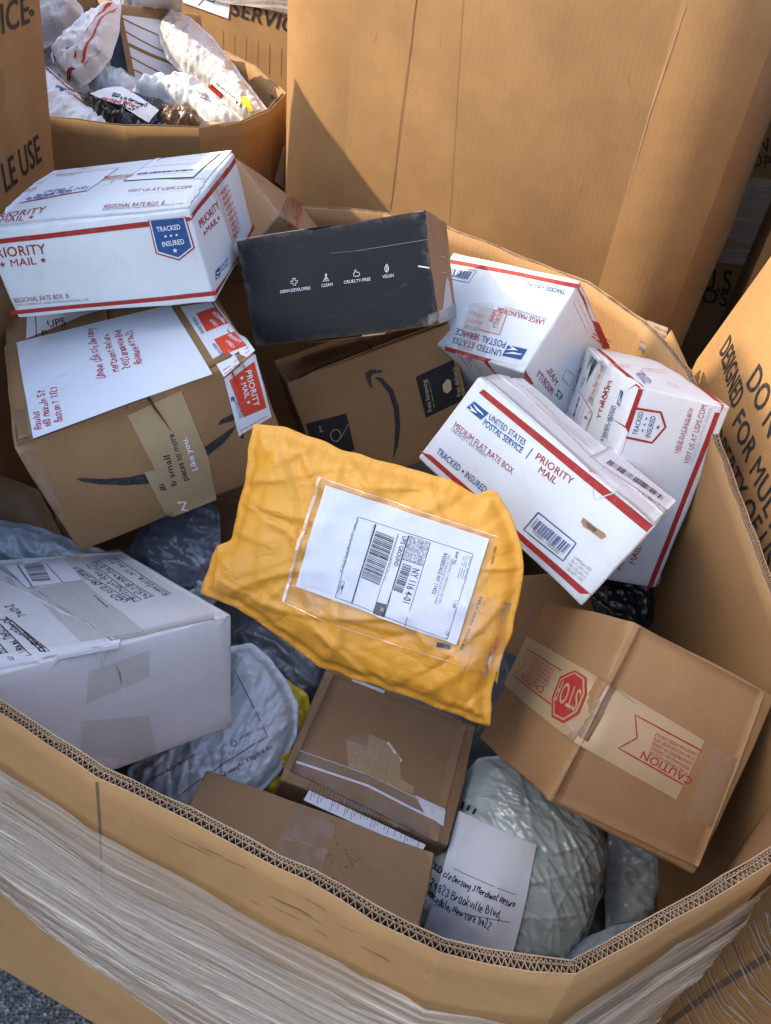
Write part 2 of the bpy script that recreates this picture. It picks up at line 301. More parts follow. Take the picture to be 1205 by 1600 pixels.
class Marks:
    """collects print, labels and tape for one thing; P maps photo pixels to its surface"""
    def __init__(s, root, bvh, hit, normal=None):
        s.root, s.bvh, s._hit, s._n = root, bvh, hit, normal
        s.recs = []; s.over = []; s.grp = None; s.tol = .006; s.reach = .05
    def hit(s, px): return s._hit(px)
    def frame(s, p0, p1, p2):
        P0, P1, P2 = (V(s.hit(p)) for p in (p0, p1, p2))
        n = nrm(np.cross(P1 - P0, P2 - P0)) if s._n is None else s._n
        if np.dot(n, CAM - P0) < 0: n = -n
        return P0, P1 - P0, P2 - P0, n
    def drop(s, P, n, off):
        o = Vector(P + n * s.reach); best = None; over = False
        h = s.bvh.ray_cast(o, Vector(-n), s.reach + .07)
        if h[0] is not None: best = h[3]
        for t in s.over:
            q = t.ray_cast(o, Vector(-n), s.reach + .07)
            if q[0] is not None and (best is None or best - s.tol < q[3] < best): best = q[3]; over = True
        if over: off = min(off, .0005)
        return (P + n * (s.reach - best) if best is not None else P) + n * off
    def add(s, key, mat, vs, fs, uv=None):
        if s.grp is not None:
            b = len(s.grp[0]); s.grp[0].extend(vs); s.grp[1].extend(tuple(i + b for i in f) for f in fs); return
        s.recs.append([key, mat, list(vs), list(fs), uv])
        if key in COVER: s.over.append(BVHTree.FromPolygons([Vector(v) for v in vs], [tuple(f) for f in fs]))
    def uvpoly(s, fr, vs2, fs, key, mat, off):
        P0, X, Y, n = fr
        s.add(key, mat, [s.drop(P0 + X * a + Y * b, n, off) for a, b in vs2], fs)
    def text(s, t, p, mat='red', bold=0, key=None, off=.0007, jit=0):
        vs, fs = text2d(t, bold); s.uvpoly(s.frame(*p), vs, fs, key or 'lettering', mat, off)
    def quad(s, q, mat, key, off=.0006, n=8, thick=False, rag=0.0, m=None, stiff=0):
        Q = [V(s.hit(p)) for p in q]; nn = nrm(np.cross(Q[1] - Q[0], Q[3] - Q[0])) if s._n is None else s._n
        if np.dot(nn, CAM - Q[0]) < 0: nn = -nn
        if key == 'paper_label' and not stiff: stiff = 6; n = max(n, 16); m = max(m or n, 16)
        m = m or n
        sd = rnd.random() * 50
        def fn(u, v):
            if rag:
                if u in (0.0, 1.0): u += rag * noise.noise((v * 22, sd, u)) * (1 if u else 1)
                if v in (0.0, 1.0): v += rag * noise.noise((u * 22, sd + 9, v))
            return s.drop(Q[0] * (1 - u) * (1 - v) + Q[1] * u * (1 - v) + Q[2] * u * v + Q[3] * (1 - u) * v, nn, off)
        vs, fs = grid(n, m, fn)
        if stiff:                                                     # a sheet bridges the hollows of what it is stuck to
            A = np.array(vs).reshape(m + 1, n + 1, 3); H = (A - Q[0]) @ nn; h = H.copy()
            for _ in range(stiff):
                p_ = np.pad(h, 1, mode='edge'); h = np.maximum(H, (p_[:-2, 1:-1] + p_[2:, 1:-1] + p_[1:-1, :-2] + p_[1:-1, 2:]) / 4)
            p_ = np.pad(h, 1, mode='edge'); h = np.maximum(h * .98 + .02 * H, (p_[:-2, 1:-1] + p_[2:, 1:-1] + p_[1:-1, :-2] + p_[1:-1, 2:]) / 4) + .0006
            vs = [v for v in (A + (h - H)[..., None] * nn).reshape(-1, 3)]
        if thick:                                                     # board flap or sheet with a real edge
            ring = [i for i in range(n)] + [j * (n + 1) + n for j in range(m)] + [m * (n + 1) + n - i for i in range(n)] + [(m - j) * (n + 1) for j in range(m)]
            b = len(vs); vs = list(vs) + [V(vs[i]) - nn * (off + .0006) for i in ring]
            k = len(ring); fs = list(fs) + [(ring[i], ring[(i + 1) % k], b + (i + 1) % k, b + i) for i in range(k)]
        uv = [(np.dot(V(v) - Q[0], nrm(Q[1] - Q[0])), np.dot(V(v) - Q[0], nrm(np.cross(nn, Q[1] - Q[0])))) for v in vs]
        s.add(key, mat, vs, fs, uv)
    def poly(s, pts, mat, key='emblem', off=.0007, inset=None):
        Q = [V(s.hit(p)) for p in pts]; c = sum(Q) / len(Q)
        n = s._n if s._n is not None else nrm(np.cross(Q[1] - Q[0], Q[2] - Q[0]))
        if np.dot(n, CAM - c) < 0: n = -n
        ax = nrm(Q[1] - Q[0]); ay = np.cross(n, ax)
        q2 = [(np.dot(q - c, ax), np.dot(q - c, ay)) for q in Q]; B = []
        for a_, b_ in zip(q2, q2[1:] + q2[:1]):
            k = max(1, int(math.dist(a_, b_) / .008)); B += [(a_[0] + (b_[0] - a_[0]) * i / k, a_[1] + (b_[1] - a_[1]) * i / k) for i in range(k)]
        xs = [p[0] for p in q2]; ys = [p[1] for p in q2]
        G = [(x, y) for x in np.arange(min(xs), max(xs), .009) for y in np.arange(min(ys), max(ys), .009) if in_poly((x, y), q2)]
        r = delaunay_2d_cdt([Vector(p) for p in B + G], [], [list(range(len(B)))], 1, 1e-6)
        s.add(key, mat, [s.drop(c + ax * v[0] + ay * v[1], n, off) for v in r[0]], [tuple(f) for f in r[2]])
    def line(s, pts, mat, width=.001, key='rule_line', off=.0007, closed=False, taper=None, wob=0):
        Q = [V(s.hit(p)) for p in pts]
        if closed: Q.append(Q[0])
        D = []
        for a, b in zip(Q[:-1], Q[1:]):
            k = max(1, int(np.linalg.norm(b - a) / .012)); D += [a + (b - a) * i / k for i in range(k)]
        D.append(Q[-1]); s.ribbon(D, mat, width, key, off)
    def ribbon(s, D, mat, width, key, off):
        D = [V(d) for d in D]; vs = []; c = D[0]
        for i, d in enumerate(D):
            t = nrm(D[min(i + 1, len(D) - 1)] - D[max(i - 1, 0)]); n = s._n if s._n is not None else nrm(CAM - d)
            sd = nrm(np.cross(n, t)) * width * .5; vs += [s.drop(d + sd, n, off), s.drop(d - sd, n, off)]
        s.add(key, mat, vs, [(2 * i, 2 * i + 1, 2 * i + 3, 2 * i + 2) for i in range(len(D) - 1)])
    def bars(s, q, mat='ink', n=40, key='barcode', off=.0008, seed=1):
        """bars run across q[0]->q[3]; they are stacked along q[0]->q[1]"""
        Q = [V(s.hit(p)) for p in q]; nn = s._n if s._n is not None else nrm(np.cross(Q[1] - Q[0], Q[3] - Q[0]))
        if np.dot(nn, CAM - Q[0]) < 0: nn = -nn
        r = random.Random(seed); x = 0; tot = 0; seq = []
        for i in range(n): a, b = r.choice((1, 1, 2, 3)), r.choice((1, 1, 2, 3)); seq.append((tot, a)); tot += a + b
        f = lambda u, v: s.drop(Q[0] * (1 - u) * (1 - v) + Q[1] * u * (1 - v) + Q[2] * u * v + Q[3] * (1 - u) * v, nn, off)
        for t, a in seq: s.add(key, mat, [f(t / tot, 0), f((t + a) / tot, 0), f((t + a) / tot, .5), f((t + a) / tot, 1), f(t / tot, 1), f(t / tot, .5)], [(0, 1, 2, 5), (5, 2, 3, 4)])
    def hand(s, t, p, mat='ink', width=.0011, key='handwriting', off=.0008, slant=.15, seed=3):
        P0, X, Y, n = s.frame(*p); r = random.Random(seed + len(t)); x = 0; segs = []
        for c in t:
            if c == ' ': x += 3.2; continue
            wdt = 0; cs, cy, cl = r.uniform(.82, 1.2), r.uniform(-.5, .5), r.gauss(0, .12)
            for sg in STROKE.get(c, []):
                segs.append([(x + a * r.uniform(.9, 1.1) + (slant + cl) * b + r.uniform(-.2, .2), b * cs + cy + r.uniform(-.22, .22) + .35 * math.sin(x * .17)) for a, b in sg]); wdt = max(wdt, max(a for a, _ in sg))
            x += wdt + 1.6
        s.grp = [[], []]
        for sg in segs:                                               # corner-cut the strokes so they read as pen curves
            for _ in range(2):
                q = [sg[0]]
                for a, b in zip(sg[:-1], sg[1:]): q += [(a[0] * .75 + b[0] * .25, a[1] * .75 + b[1] * .25), (a[0] * .25 + b[0] * .75, a[1] * .25 + b[1] * .75)]
                sg = q + [sg[-1]]
            s.ribbon([P0 + X * (a / x) + Y * (b / 6) for a, b in sg], mat, width, key, off)
        gv, gf = s.grp; s.grp = None; s.add(key, mat, gv, gf)
    def scribble(s, p, mat='grey', width=.0005, lines=1, key='small_print', off=.0007, words=9, seed=5):
        """lines of print too small to read: broken dashes of x-height"""
        P0, X, Y, n = s.frame(*p); r = random.Random(seed)
        for l in range(lines):
            x = 0
            while x < .97:
                wv = r.uniform(.3, 1.4) / words; x2 = min(x + wv, 1); k = 3
                s.ribbon([P0 + X * (x + (x2 - x) * i / k) + Y * (l + r.uniform(-.04, .04)) for i in range(k + 1)], mat, width, key, off); x = x2 + .25 / words
    def eagle(s, q, mat='blue', white='whiteink'):
        """postal eagle: blue slanted block with a white head and wing sweep"""
        Q = [V(s.hit(p)) for p in q]
        P0, X, Y = Q[3], Q[2] - Q[3], Q[0] - Q[3]; n = s._n if s._n is not None else nrm(np.cross(X, Y))
        if np.dot(n, CAM - P0) < 0: n = -n
        fr = (P0, X, Y, n)
        s.uvpoly(fr, [(0, 0), (1, 0), (1, 1), (.0, 1)], [(0, 1, 2, 3)], 'eagle_emblem', mat, .0007)
        s.uvpoly(fr, [(.0, .80), (.45, .68), (.80, .62), (.93, .50), (.70, .52), (.45, .50)], [(0, 1, 5), (1, 2, 4, 5), (2, 3, 4)], 'eagle_emblem_wing', white, .0011)
        s.uvpoly(fr, [(.0, .46), (.40, .34), (.62, .30), (.34, .12), (.06, .0), (.0, .0), (.28, .20)], [(0, 1, 6), (1, 2, 3, 6), (3, 4, 5, 6)], 'eagle_emblem_wing', white, .0011)
    def flush(s):
        made = []; tiny = {}
        for key, mat, vs, fs, uv in s.recs:
            par = s.root
            if key not in HOLD:
                c = to_px(np.mean(vs, 0))
                for ob, q in made:
                    if in_poly(c, q): par = ob
            if key in TINY:
                t = tiny.setdefault((key, mat, par.name), [par, [], []]); b = len(t[1]); t[1].extend(vs); t[2].extend(tuple(i + b for i in f) for f in fs); continue
            ob = part(key, vs, fs, MT[mat], par, smooth=key in SMOOTH, uv=uv)
            if key in HOLD:
                P = np.array([to_px(v) for v in vs]); c = P.mean(0); an = np.arctan2(*(P - c).T); q = []
                for k in range(24):                                   # outline of the label as seen, for telling what is printed on it
                    m = np.abs((an - (-math.pi + (k + .5) * math.pi / 12) + math.pi) % (2 * math.pi) - math.pi) < .22
                    if m.any(): w_ = P[m]; q.append(tuple(w_[np.argmax(((w_ - c) ** 2).sum(1))]))
                made.append((ob, q))
        for (key, mat, _), (par, vs, fs) in tiny.items(): part(key, vs, fs, MT[mat], par, kind='stuff')
        s.recs = []
# ------------------------------------------------------------------ cartons
FACES = {'F': (2, 0), 'K': (2, 1), 'T': (1, 0), 'B': (1, 1), 'L': (0, 0), 'R': (0, 1)}
class Carton(Marks):
    def __init__(s, name, label, spec, mat, r=.003, bulge=.003, seed=0, fmats=None, group=None, cat='box', dent=.0026):
        c, ax, ay, az = (V(a) for a in spec)
        s.c, s.A = c, [ax, ay, az]; s.dim = [np.linalg.norm(a) for a in s.A]; s.u = [nrm(a) for a in s.A]
        s.o = c - (ax + ay + az) / 2
        base = c.copy(); base[2] = min((s.o + i * ax + j * ay + k * az)[2] for i in (0, 1) for j in (0, 1) for k in (0, 1))
        root = thing(name, label, cat, base, group)
        bm = bmesh.new(); uvl = bm.loops.layers.uv.new('UVMap'); d = s.dim
        ticks = []
        for L in d:
            n = max(6, int(L / .016)); ticks.append([0, r * .35, r] + [r + (L - 2 * r) * i / n for i in range(1, n)] + [L - r, L - r * .35, L])
        vmap = {}
        def vert(p):
            k = tuple(round(x, 6) for x in p)
            if k in vmap: return vmap[k]
            q = [min(max(p[i], r), d[i] - r) for i in range(3)]; dv = V(p) - V(q); l = np.linalg.norm(dv)
            ax_on = [i for i in range(3) if p[i] in (0, d[i])]
            P = V(q) + dv / l * r if l > 0 else V(p)
            t = [p[i] / d[i] for i in range(3)]
            for i in ax_on:
                o = [j for j in range(3) if j != i]; sg = 1 if p[i] else -1
                P[i] += sg * bulge * math.sin(math.pi * t[o[0]]) * math.sin(math.pi * t[o[1]])
            W = s.o + s.u[0] * P[0] + s.u[1] * P[1] + s.u[2] * P[2]
            kk = seed * 3.7
            W = W + V([fbm((W[0] * 7 + kk, W[1] * 7, W[2] * 7 + a * 31)) * dent for a in range(3)])
            if len(ax_on) > 1: W = W + (s.c - W) * (.008 * max(0, noise.noise((W[0] * 45 + kk, W[1] * 45, W[2] * 45)) - .05)) + (s.c - W) * (.035 * max(0, noise.noise((W[0] * 14 + kk, W[1] * 14, W[2] * 14)) - .22))
            vmap[k] = bm.verts.new(tuple(W - base)); return vmap[k]
        mats = [mat]; mi = {}
        for f, mm in (fmats or {}).items(): mats.append(mm); mi[f] = len(mats) - 1
        for f, (a, hi) in FACES.items():
            o = [j for j in range(3) if j != a]
            tu, tv = ticks[o[0]], ticks[o[1]]
            for i in range(len(tu) - 1):
                for j in range(len(tv) - 1):
                    pts = []
                    for (x, y) in ((tu[i], tv[j]), (tu[i + 1], tv[j]), (tu[i + 1], tv[j + 1]), (tu[i], tv[j + 1])):
                        p = [0, 0, 0]; p[a] = d[a] if hi else 0; p[o[0]] = x; p[o[1]] = y; pts.append((vert(p), (x, y)))
                    try: fc = bm.faces.new([q[0] for q in pts])
                    except ValueError: continue
                    fc.smooth = True; fc.material_index = mi.get(f, 0)
                    for l, q in zip(fc.loops, pts): l[uvl].uv = q[1]
        bmesh.ops.recalc_face_normals(bm, faces=bm.faces)
        me = bpy.data.meshes.new('carton_body'); bm.to_mesh(me)
        for m_ in mats: me.materials.append(MT[m_])
        bvh = BVHTree.FromPolygons([Vector(V(v.co) + base) for v in me.vertices], [tuple(p.vertices) for p in me.polygons])
        bm.free(); o = bpy.data.objects.new('carton_body', me); COL.objects.link(o); o.parent = root
        s.face('F'); super().__init__(root, bvh, s._px, s._n)
        s.face('F')
    def face(s, f, lift=0.0):
        a, hi = FACES[f]; s._n = s.u[a] * (1 if hi else -1); s._p0 = s.o + (s.A[a] if hi else 0); return s
    def _px(s, px): return on_plane(px, s._p0, s._n)

# ------------------------------------------------------------------ bags, mailers and envelopes: padded sheets grown from an outline
def pillow(name, label, cat, px, zc, n, thick, mat, seam=.008, pucker=.0035, wr=.004, wf=16, seed=0, back=.6, step=.007, soft=None, group='bags and mailers in the bins', crease=0, folds=0, fold_h=.003, fold_w=.012, fold_l=(.03, .12), fold_dir=None, stretch=(1, 1), body='bag_skin'):
    n = nrm(n); cx = np.mean(V(px), axis=0); C = at(cx, zc)
    P = [on_plane(p, C, n) for p in px]
    ax = nrm(np.cross((0, 0, 1.0), n)) if abs(n[2]) < .98 else V((1, 0, 0)); ax = nrm(ax - n * np.dot(ax, n)); ay = np.cross(n, ax)
    poly = np.array([[np.dot(p - C, ax), np.dot(p - C, ay)] for p in P])
    # smooth the outline a little and resample it
    res = []
    for a, b in zip(poly, np.roll(poly, -1, 0)):
        k = max(1, int(np.linalg.norm(b - a) / step)); res += [a + (b - a) * i / k for i in range(k)]
    B = np.array(res)
    for _ in range(2): B = B * .5 + (np.roll(B, 1, 0) + np.roll(B, -1, 0)) * .25
    B = B + np.array([[noise.noise((x * 40 + seed, y * 40, 3)), noise.noise((x * 40, y * 40 + seed, 8))] for x, y in B]) * .0025
    x0, y0 = B.min(0); x1, y1 = B.max(0)
    G = [(x + rnd.uniform(-.2, .2) * step, y + rnd.uniform(-.2, .2) * step) for x in np.arange(x0, x1, step) for y in np.arange(y0, y1, step)]
    A0, A1 = B, np.roll(B, -1, 0)
    def dist(pts):
        p = np.array(pts)[:, None, :]; e = (A1 - A0)[None]; t = np.clip(((p - A0[None]) * e).sum(-1) / ((e * e).sum(-1) + 1e-12), 0, 1)
        return np.sqrt((((A0[None] + e * t[..., None]) - p) ** 2).sum(-1)).min(1)
    def inside(pts):
        p = np.array(pts); x, y = p[:, 0][:, None], p[:, 1][:, None]
        c = ((A0[:, 1] > y) != (A1[:, 1] > y)) & (x < (A1[:, 0] - A0[:, 0]) * (y - A0[:, 1]) / (A1[:, 1] - A0[:, 1] + 1e-12) + A0[:, 0])
        return c.sum(1) % 2 == 1
    G = np.array(G); G = G[inside(G)]; G = G[dist(G) > step * .55]
    pts = [Vector(b) for b in B] + [Vector(q) for q in G]; nb = len(B)
    r = delaunay_2d_cdt(pts, [], [list(range(nb))], 1, 1e-7)
    v2 = np.array([[v[0], v[1]] for v in r[0]]); fs = [tuple(f) for f in r[2]]
    d = dist(v2); inr = d.max(); soft = soft or inr; h = np.clip((d - seam) / soft, 0, 1); h = np.sqrt(np.clip(1 - (1 - h) ** 2, 0, 1)) * np.clip(h * 6, 0, 1) ** .5
    def wrinkle(x, y, k):
        s_ = 0
        xx, yy = x * stretch[0], y * stretch[1]
        for o in range(3):
            f = wf * 1.9 ** o; s_ += (.5 - abs(noise.noise((xx * f + seed * 3.1 + k + .4 * noise.noise((x * 9, y * 9, seed)), yy * f, o * 5.5)))) * 1.0 / 1.75 ** o
        if crease:
            for o, (ca, fr_) in enumerate(((.5, 1.0), (2.1, 1.7))):
                wx = x + .02 * noise.noise((x * 11, y * 11, seed + o)); wy = y + .02 * noise.noise((x * 11 + 5, y * 11, seed + o))
                cx_, cy_ = (wx * math.cos(ca + seed) + wy * math.sin(ca + seed)) * crease * fr_ * .55, (wy * math.cos(ca + seed) - wx * math.sin(ca + seed)) * crease * fr_ * 1.25
                cl = noise.voronoi(Vector((cx_ + seed, cy_, k)))[0]; s_ += (cl[1] - cl[0]) * 1.5 / fr_
        return s_
    FT = np.zeros(len(v2)); fr = random.Random(seed * 7 + 1)
    for _ in range(folds):                                            # sharp-backed folds running a short way across the sheet
        c0 = v2[fr.randrange(len(v2))]; an = fr.uniform(0, math.pi) if fold_dir is None else fold_dir + fr.gauss(0, .45)
        l = fr.uniform(*fold_l); wd = fold_w * fr.uniform(.5, 1.5); r_ = v2 - c0; t = np.array((math.cos(an), math.sin(an)))
        u = r_ @ t; v = r_ @ np.array((-t[1], t[0])) + .25 * u * u / l * fr.uniform(-1, 1)
        win = np.clip(1 - np.abs(u) / l, 0, 1) ** .7; side = fr.uniform(.25, 1)
        FT += fr.choice((1, 1, -1)) * fold_h * fr.uniform(.4, 1.2) * win * np.where(v > 0, np.clip(1 - v / (wd * 1.6), 0, 1), np.clip(1 + v / (wd * side), 0, 1))
    if pucker:
        pp = np.array(v2)[:, None, :] - A0[None]; si = (pp ** 2).sum(-1).argmin(1) * step
        FT = FT + pucker * np.exp(-d / .028) * np.clip(d / .004, 0, 1) * np.array([abs(noise.noise((q_ * 55 + seed, seed * 1.7, dd_ * 12))) * 2 - .5 for q_, dd_ in zip(si, d)])
    top = []; bot = []
    for (x, y), hh, dd, ft in zip(v2, h, d, FT):
        q = C + ax * x + ay * y; e = min(1, dd / .012)
        top.append(q + n * (hh * thick + e * (wr * wrinkle(x, y, 0) + ft))); bot.append(q - n * (hh * thick * back + e * wr * wrinkle(x, y, 40) * .6 + .0006))
    N = len(v2); vs = np.array(top + bot); ff = [f for f in fs] + [tuple(i + N for i in f[::-1]) for f in fs]
    # stitch the rim
    ed = {}
    for f in fs:
        for a, b in zip(f, f[1:] + f[:1]): ed[(a, b)] = 1
    for (a, b) in ed:
        if (b, a) not in ed: ff.append((a, b, b + N, a + N)[::-1])
    base = vs.mean(0); base[2] = vs[:, 2].min()
    root = thing(name, label, cat, base, group)
    part(body, vs, ff, MT[mat], root, smooth=True, uv=np.vstack([v2, v2]))
    bvh = BVHTree.FromPolygons([Vector(v) for v in vs], ff)
    def hit(q):
        d_ = ray(q); h_ = bvh.ray_cast(Vector(CAM), Vector(nrm(d_)), 9)[0]
        return np.array(h_) if h_ is not None else on_plane(q, C + n * thick * .7, n)
    M = Marks(root, bvh, hit); M.tol = .05; M.reach = .16; return M

# ------------------------------------------------------------------ ground
def asphalt():
    m, nt, p = new_mat('asphalt')
    n = tex_noise(nt, 260, 6, .8); v = nt.nodes.new('ShaderNodeTexVoronoi'); v.inputs['Scale'].default_value = 170
    tc = nt.nodes.new('ShaderNodeTexCoord'); nt.links.new(tc.outputs['Object'], v.inputs['Vector'])
    c = ramp(nt, v.outputs['Color'], [(.2, (.04, .04, .04)), (.6, (.11, .11, .112)), (.95, (.26, .26, .26))])
    c = mixc(nt, ramp(nt, n, [(.45, g(0)), (.7, g(.6))]), c, (.02, .02, .02))
    nt.links.new(c, p.inputs['Base Color']); p.inputs['Roughness'].default_value = .85
    nt.links.new(bump(nt, v.outputs['Distance'], .9, .004), p.inputs['Normal']); return m
gr = mesh('ground', [(-60, -60, 0), (60, -60, 0), (60, 60, 0), (-60, 60, 0)], [(0, 1, 2, 3)], asphalt()); gr['kind'] = 'structure'

# ------------------------------------------------------------------ bulk bins (octagonal board containers)
def bin_box(name, label, levels, t=.0115, mat='kraft_w', inside='kraft_in', flute=False, closed=None, group='bulk cardboard bins', wob=.006, bow=.0, seed=0, ends=True, step=.045):
    """levels: [(z or list of z, [(x, y) ...]) from the bottom up], counter-clockwise plan; one wall panel per plan side"""
    L = []
    for z, pts in levels:
        zs = z if isinstance(z, (list, tuple)) else [z] * len(pts); L.append([V((x, y, zz)) for (x, y), zz in zip(pts, zs)])
    k = len(L[0]); hs = np.cumsum([0] + [np.linalg.norm(np.mean(b, 0) - np.mean(a, 0)) for a, b in zip(L[:-1], L[1:])]); hs = hs / hs[-1]
    cen = np.mean(L[-1], 0); cen[2] = min(p[2] for p in L[0])
    root = thing(name, label, 'cardboard bin', cen, group)
    def pos(i, f, h):
        for a in range(len(L) - 1):
            if h <= hs[a + 1] + 1e-9: break
        u = (h - hs[a]) / (hs[a + 1] - hs[a]); p = lambda q: (L[a][q % k] * (1 - u) + L[a + 1][q % k] * u)
        return p(i) * (1 - f) + p(i + 1) * f
    nor = []
    for i in range(k):
        e = L[-1][(i + 1) % k] - L[-1][i]; nor.append(nrm((e[1], -e[0], 0)))
    vn = [nrm(nor[i - 1] + nor[i]) / max(.3, math.sqrt((1 + np.dot(nor[i - 1], nor[i])) / 2)) for i in range(k)]
    def P(i, f, h, o):                                                # o = distance inwards from the outer face
        q = pos(i, f, h); n = vn[i] * (1 - f) + vn[(i + 1) % k] * f
        wv = wob * math.sin(math.pi * f) * fbm((q[0] * 3 + seed, q[1] * 3, q[2] * 3), 2) + bow * math.sin(math.pi * f) * math.sin(math.pi * h)
        q = q + n * (wv - o)
        if h > .9: q = q + V((0, 0, 1)) * ((.005 * noise.noise((q[0] * 11 + seed, q[1] * 11, 2)) + .0022 * noise.noise((q[0] * 60 + seed, q[1] * 60, 5))) * (h - .9) * 10) + n * (.0035 * noise.noise((q[0] * 24 + seed, q[1] * 24, 9)) * (h - .9) * 10)
        return q
    allv, allf = [], []
    for i in range(k):
        e = np.linalg.norm(L[-1][(i + 1) % k] - L[-1][i]); m = max(2, int(e / step)); H = (L[-1][i] - L[0][i])[2]
        dz = .014 / H
        hh = [0, .12, .25, .38, .5, .62, .74, .84, .92, .965, 1]
        sec = [(0, h) for h in hh] + [(.0009, 1), (.0009, 1 - dz), (t - .0009, 1 - dz), (t - .0009, 1)] + [(t, h) for h in reversed(hh)]
        vs = [P(i, a / m, h, o) for a in range(m + 1) for o, h in sec]; c = len(sec); no = len(hh)
        fs = [(a * c + b, (a + 1) * c + b, (a + 1) * c + b + 1, a * c + b + 1) for a in range(m) for b in range(c - 1)]
        uv = [(a / m * e, h * H) for a in range(m + 1) for o, h in sec]
        ob = part('wall_panel', vs, fs, MT[mat], root, uv=uv, smooth=False)
        ob.data.materials.append(MT[inside]); ob.data.materials.append(MT['edge'])
        for q in ob.data.polygons:
            b = q.index % (c - 1)
            if no - 1 <= b <= no + 3: q.material_index = 2
            elif b > no + 3: q.material_index = 1
            if b < no - 1 or b > no + 3: q.use_smooth = True
        b0 = len(allv); allv += vs; allf += [tuple(x + b0 for x in f) for f in fs]
        if flute:                                                     # the open flutes of the double-wall edge
            fv, ff = [], []
            def strip(s0, o0, s1, o1, wd=.00038):
                for sg in (1,):
                    b = len(fv); d0 = nrm((s1 - s0, o1 - o0)); nx, no_ = -d0[1] * wd, d0[0] * wd
                    for hz in (1 - .05 * dz, 1 - dz):
                        for (s_, o_) in ((s0 + nx, o0 + no_), (s1 + nx, o1 + no_), (s1 - nx, o1 - no_), (s0 - nx, o0 - no_)):
                            fv.append(P(i, min(max(s_ / e, 0), 1), hz, o_))
                    ff.extend([(b, b + 1, b + 2, b + 3), (b, b + 4, b + 5, b + 1), (b + 3, b + 2, b + 6, b + 7)])
            for (oa, ob_, pit) in ((.001, .0066, .0062), (.0074, t - .001, .0041)):
                s_ = 0; up = True
                while s_ < e:
                    s2 = min(s_ + pit / 2 * (1 + .55 * noise.noise((s_ * 60, i, oa * 900)) + .35 * noise.noise((s_ * 9, i * 3, oa * 500))), e); strip(s_, oa if up else ob_, s2, ob_ if up else oa); s_ = s2; up = not up
            mm = max(1, int(e / .03))
            for a in range(mm): strip(e * a / mm, .0070, e * (a + 1) / mm, .0070)
            part('board_flutes', fv, ff, MT['flute'], root, kind='stuff')
    bvh = BVHTree.FromPolygons([Vector(v) for v in allv], allf)
    def hit(q):
        h_ = bvh.ray_cast(Vector(CAM), Vector(nrm(ray(q))), 12)[0]
        return np.array(h_) if h_ is not None else at(q, 2.0)
    M = Marks(root, bvh, hit); M.P = P; M.k = k; M.L = L; M.pos = pos
    return M
def scaled(pts, s, c=None):
    c = V(c) if c is not None else np.mean(V(pts), 0); return [tuple(c + (V(p) - c) * s) for p in pts]

RIM = [(-.60, .515), (-.23, .344), (.088, .233), (.196, .229), (.40, .352), (.503, .50), (.505, .775), (.475, 1.17), (.424, 1.327), (.333, 1.452), (.056, 1.621), (-.081, 1.662), (-.241, 1.647), (-.52, 1.50), (-.68, 1.25), (-.69, .80)]
RZ = [1.03] * 5 + [1.01, 1.0, 1.03] + [1.03] * 8
main = bin_box('bulk_mail_bin', 'open octagonal cardboard bin heaped with parcels and wrapped in stretch film', [(.135, [(-.70, .475)] + scaled(RIM, 1.055)[1:15] + [(-.76, .80)]), (.6, [(-.65, .492)] + scaled(RIM, 1.03)[1:15] + [(-.73, .80)]), (RZ, RIM)], flute=True, wob=.005, seed=4, step=.03)
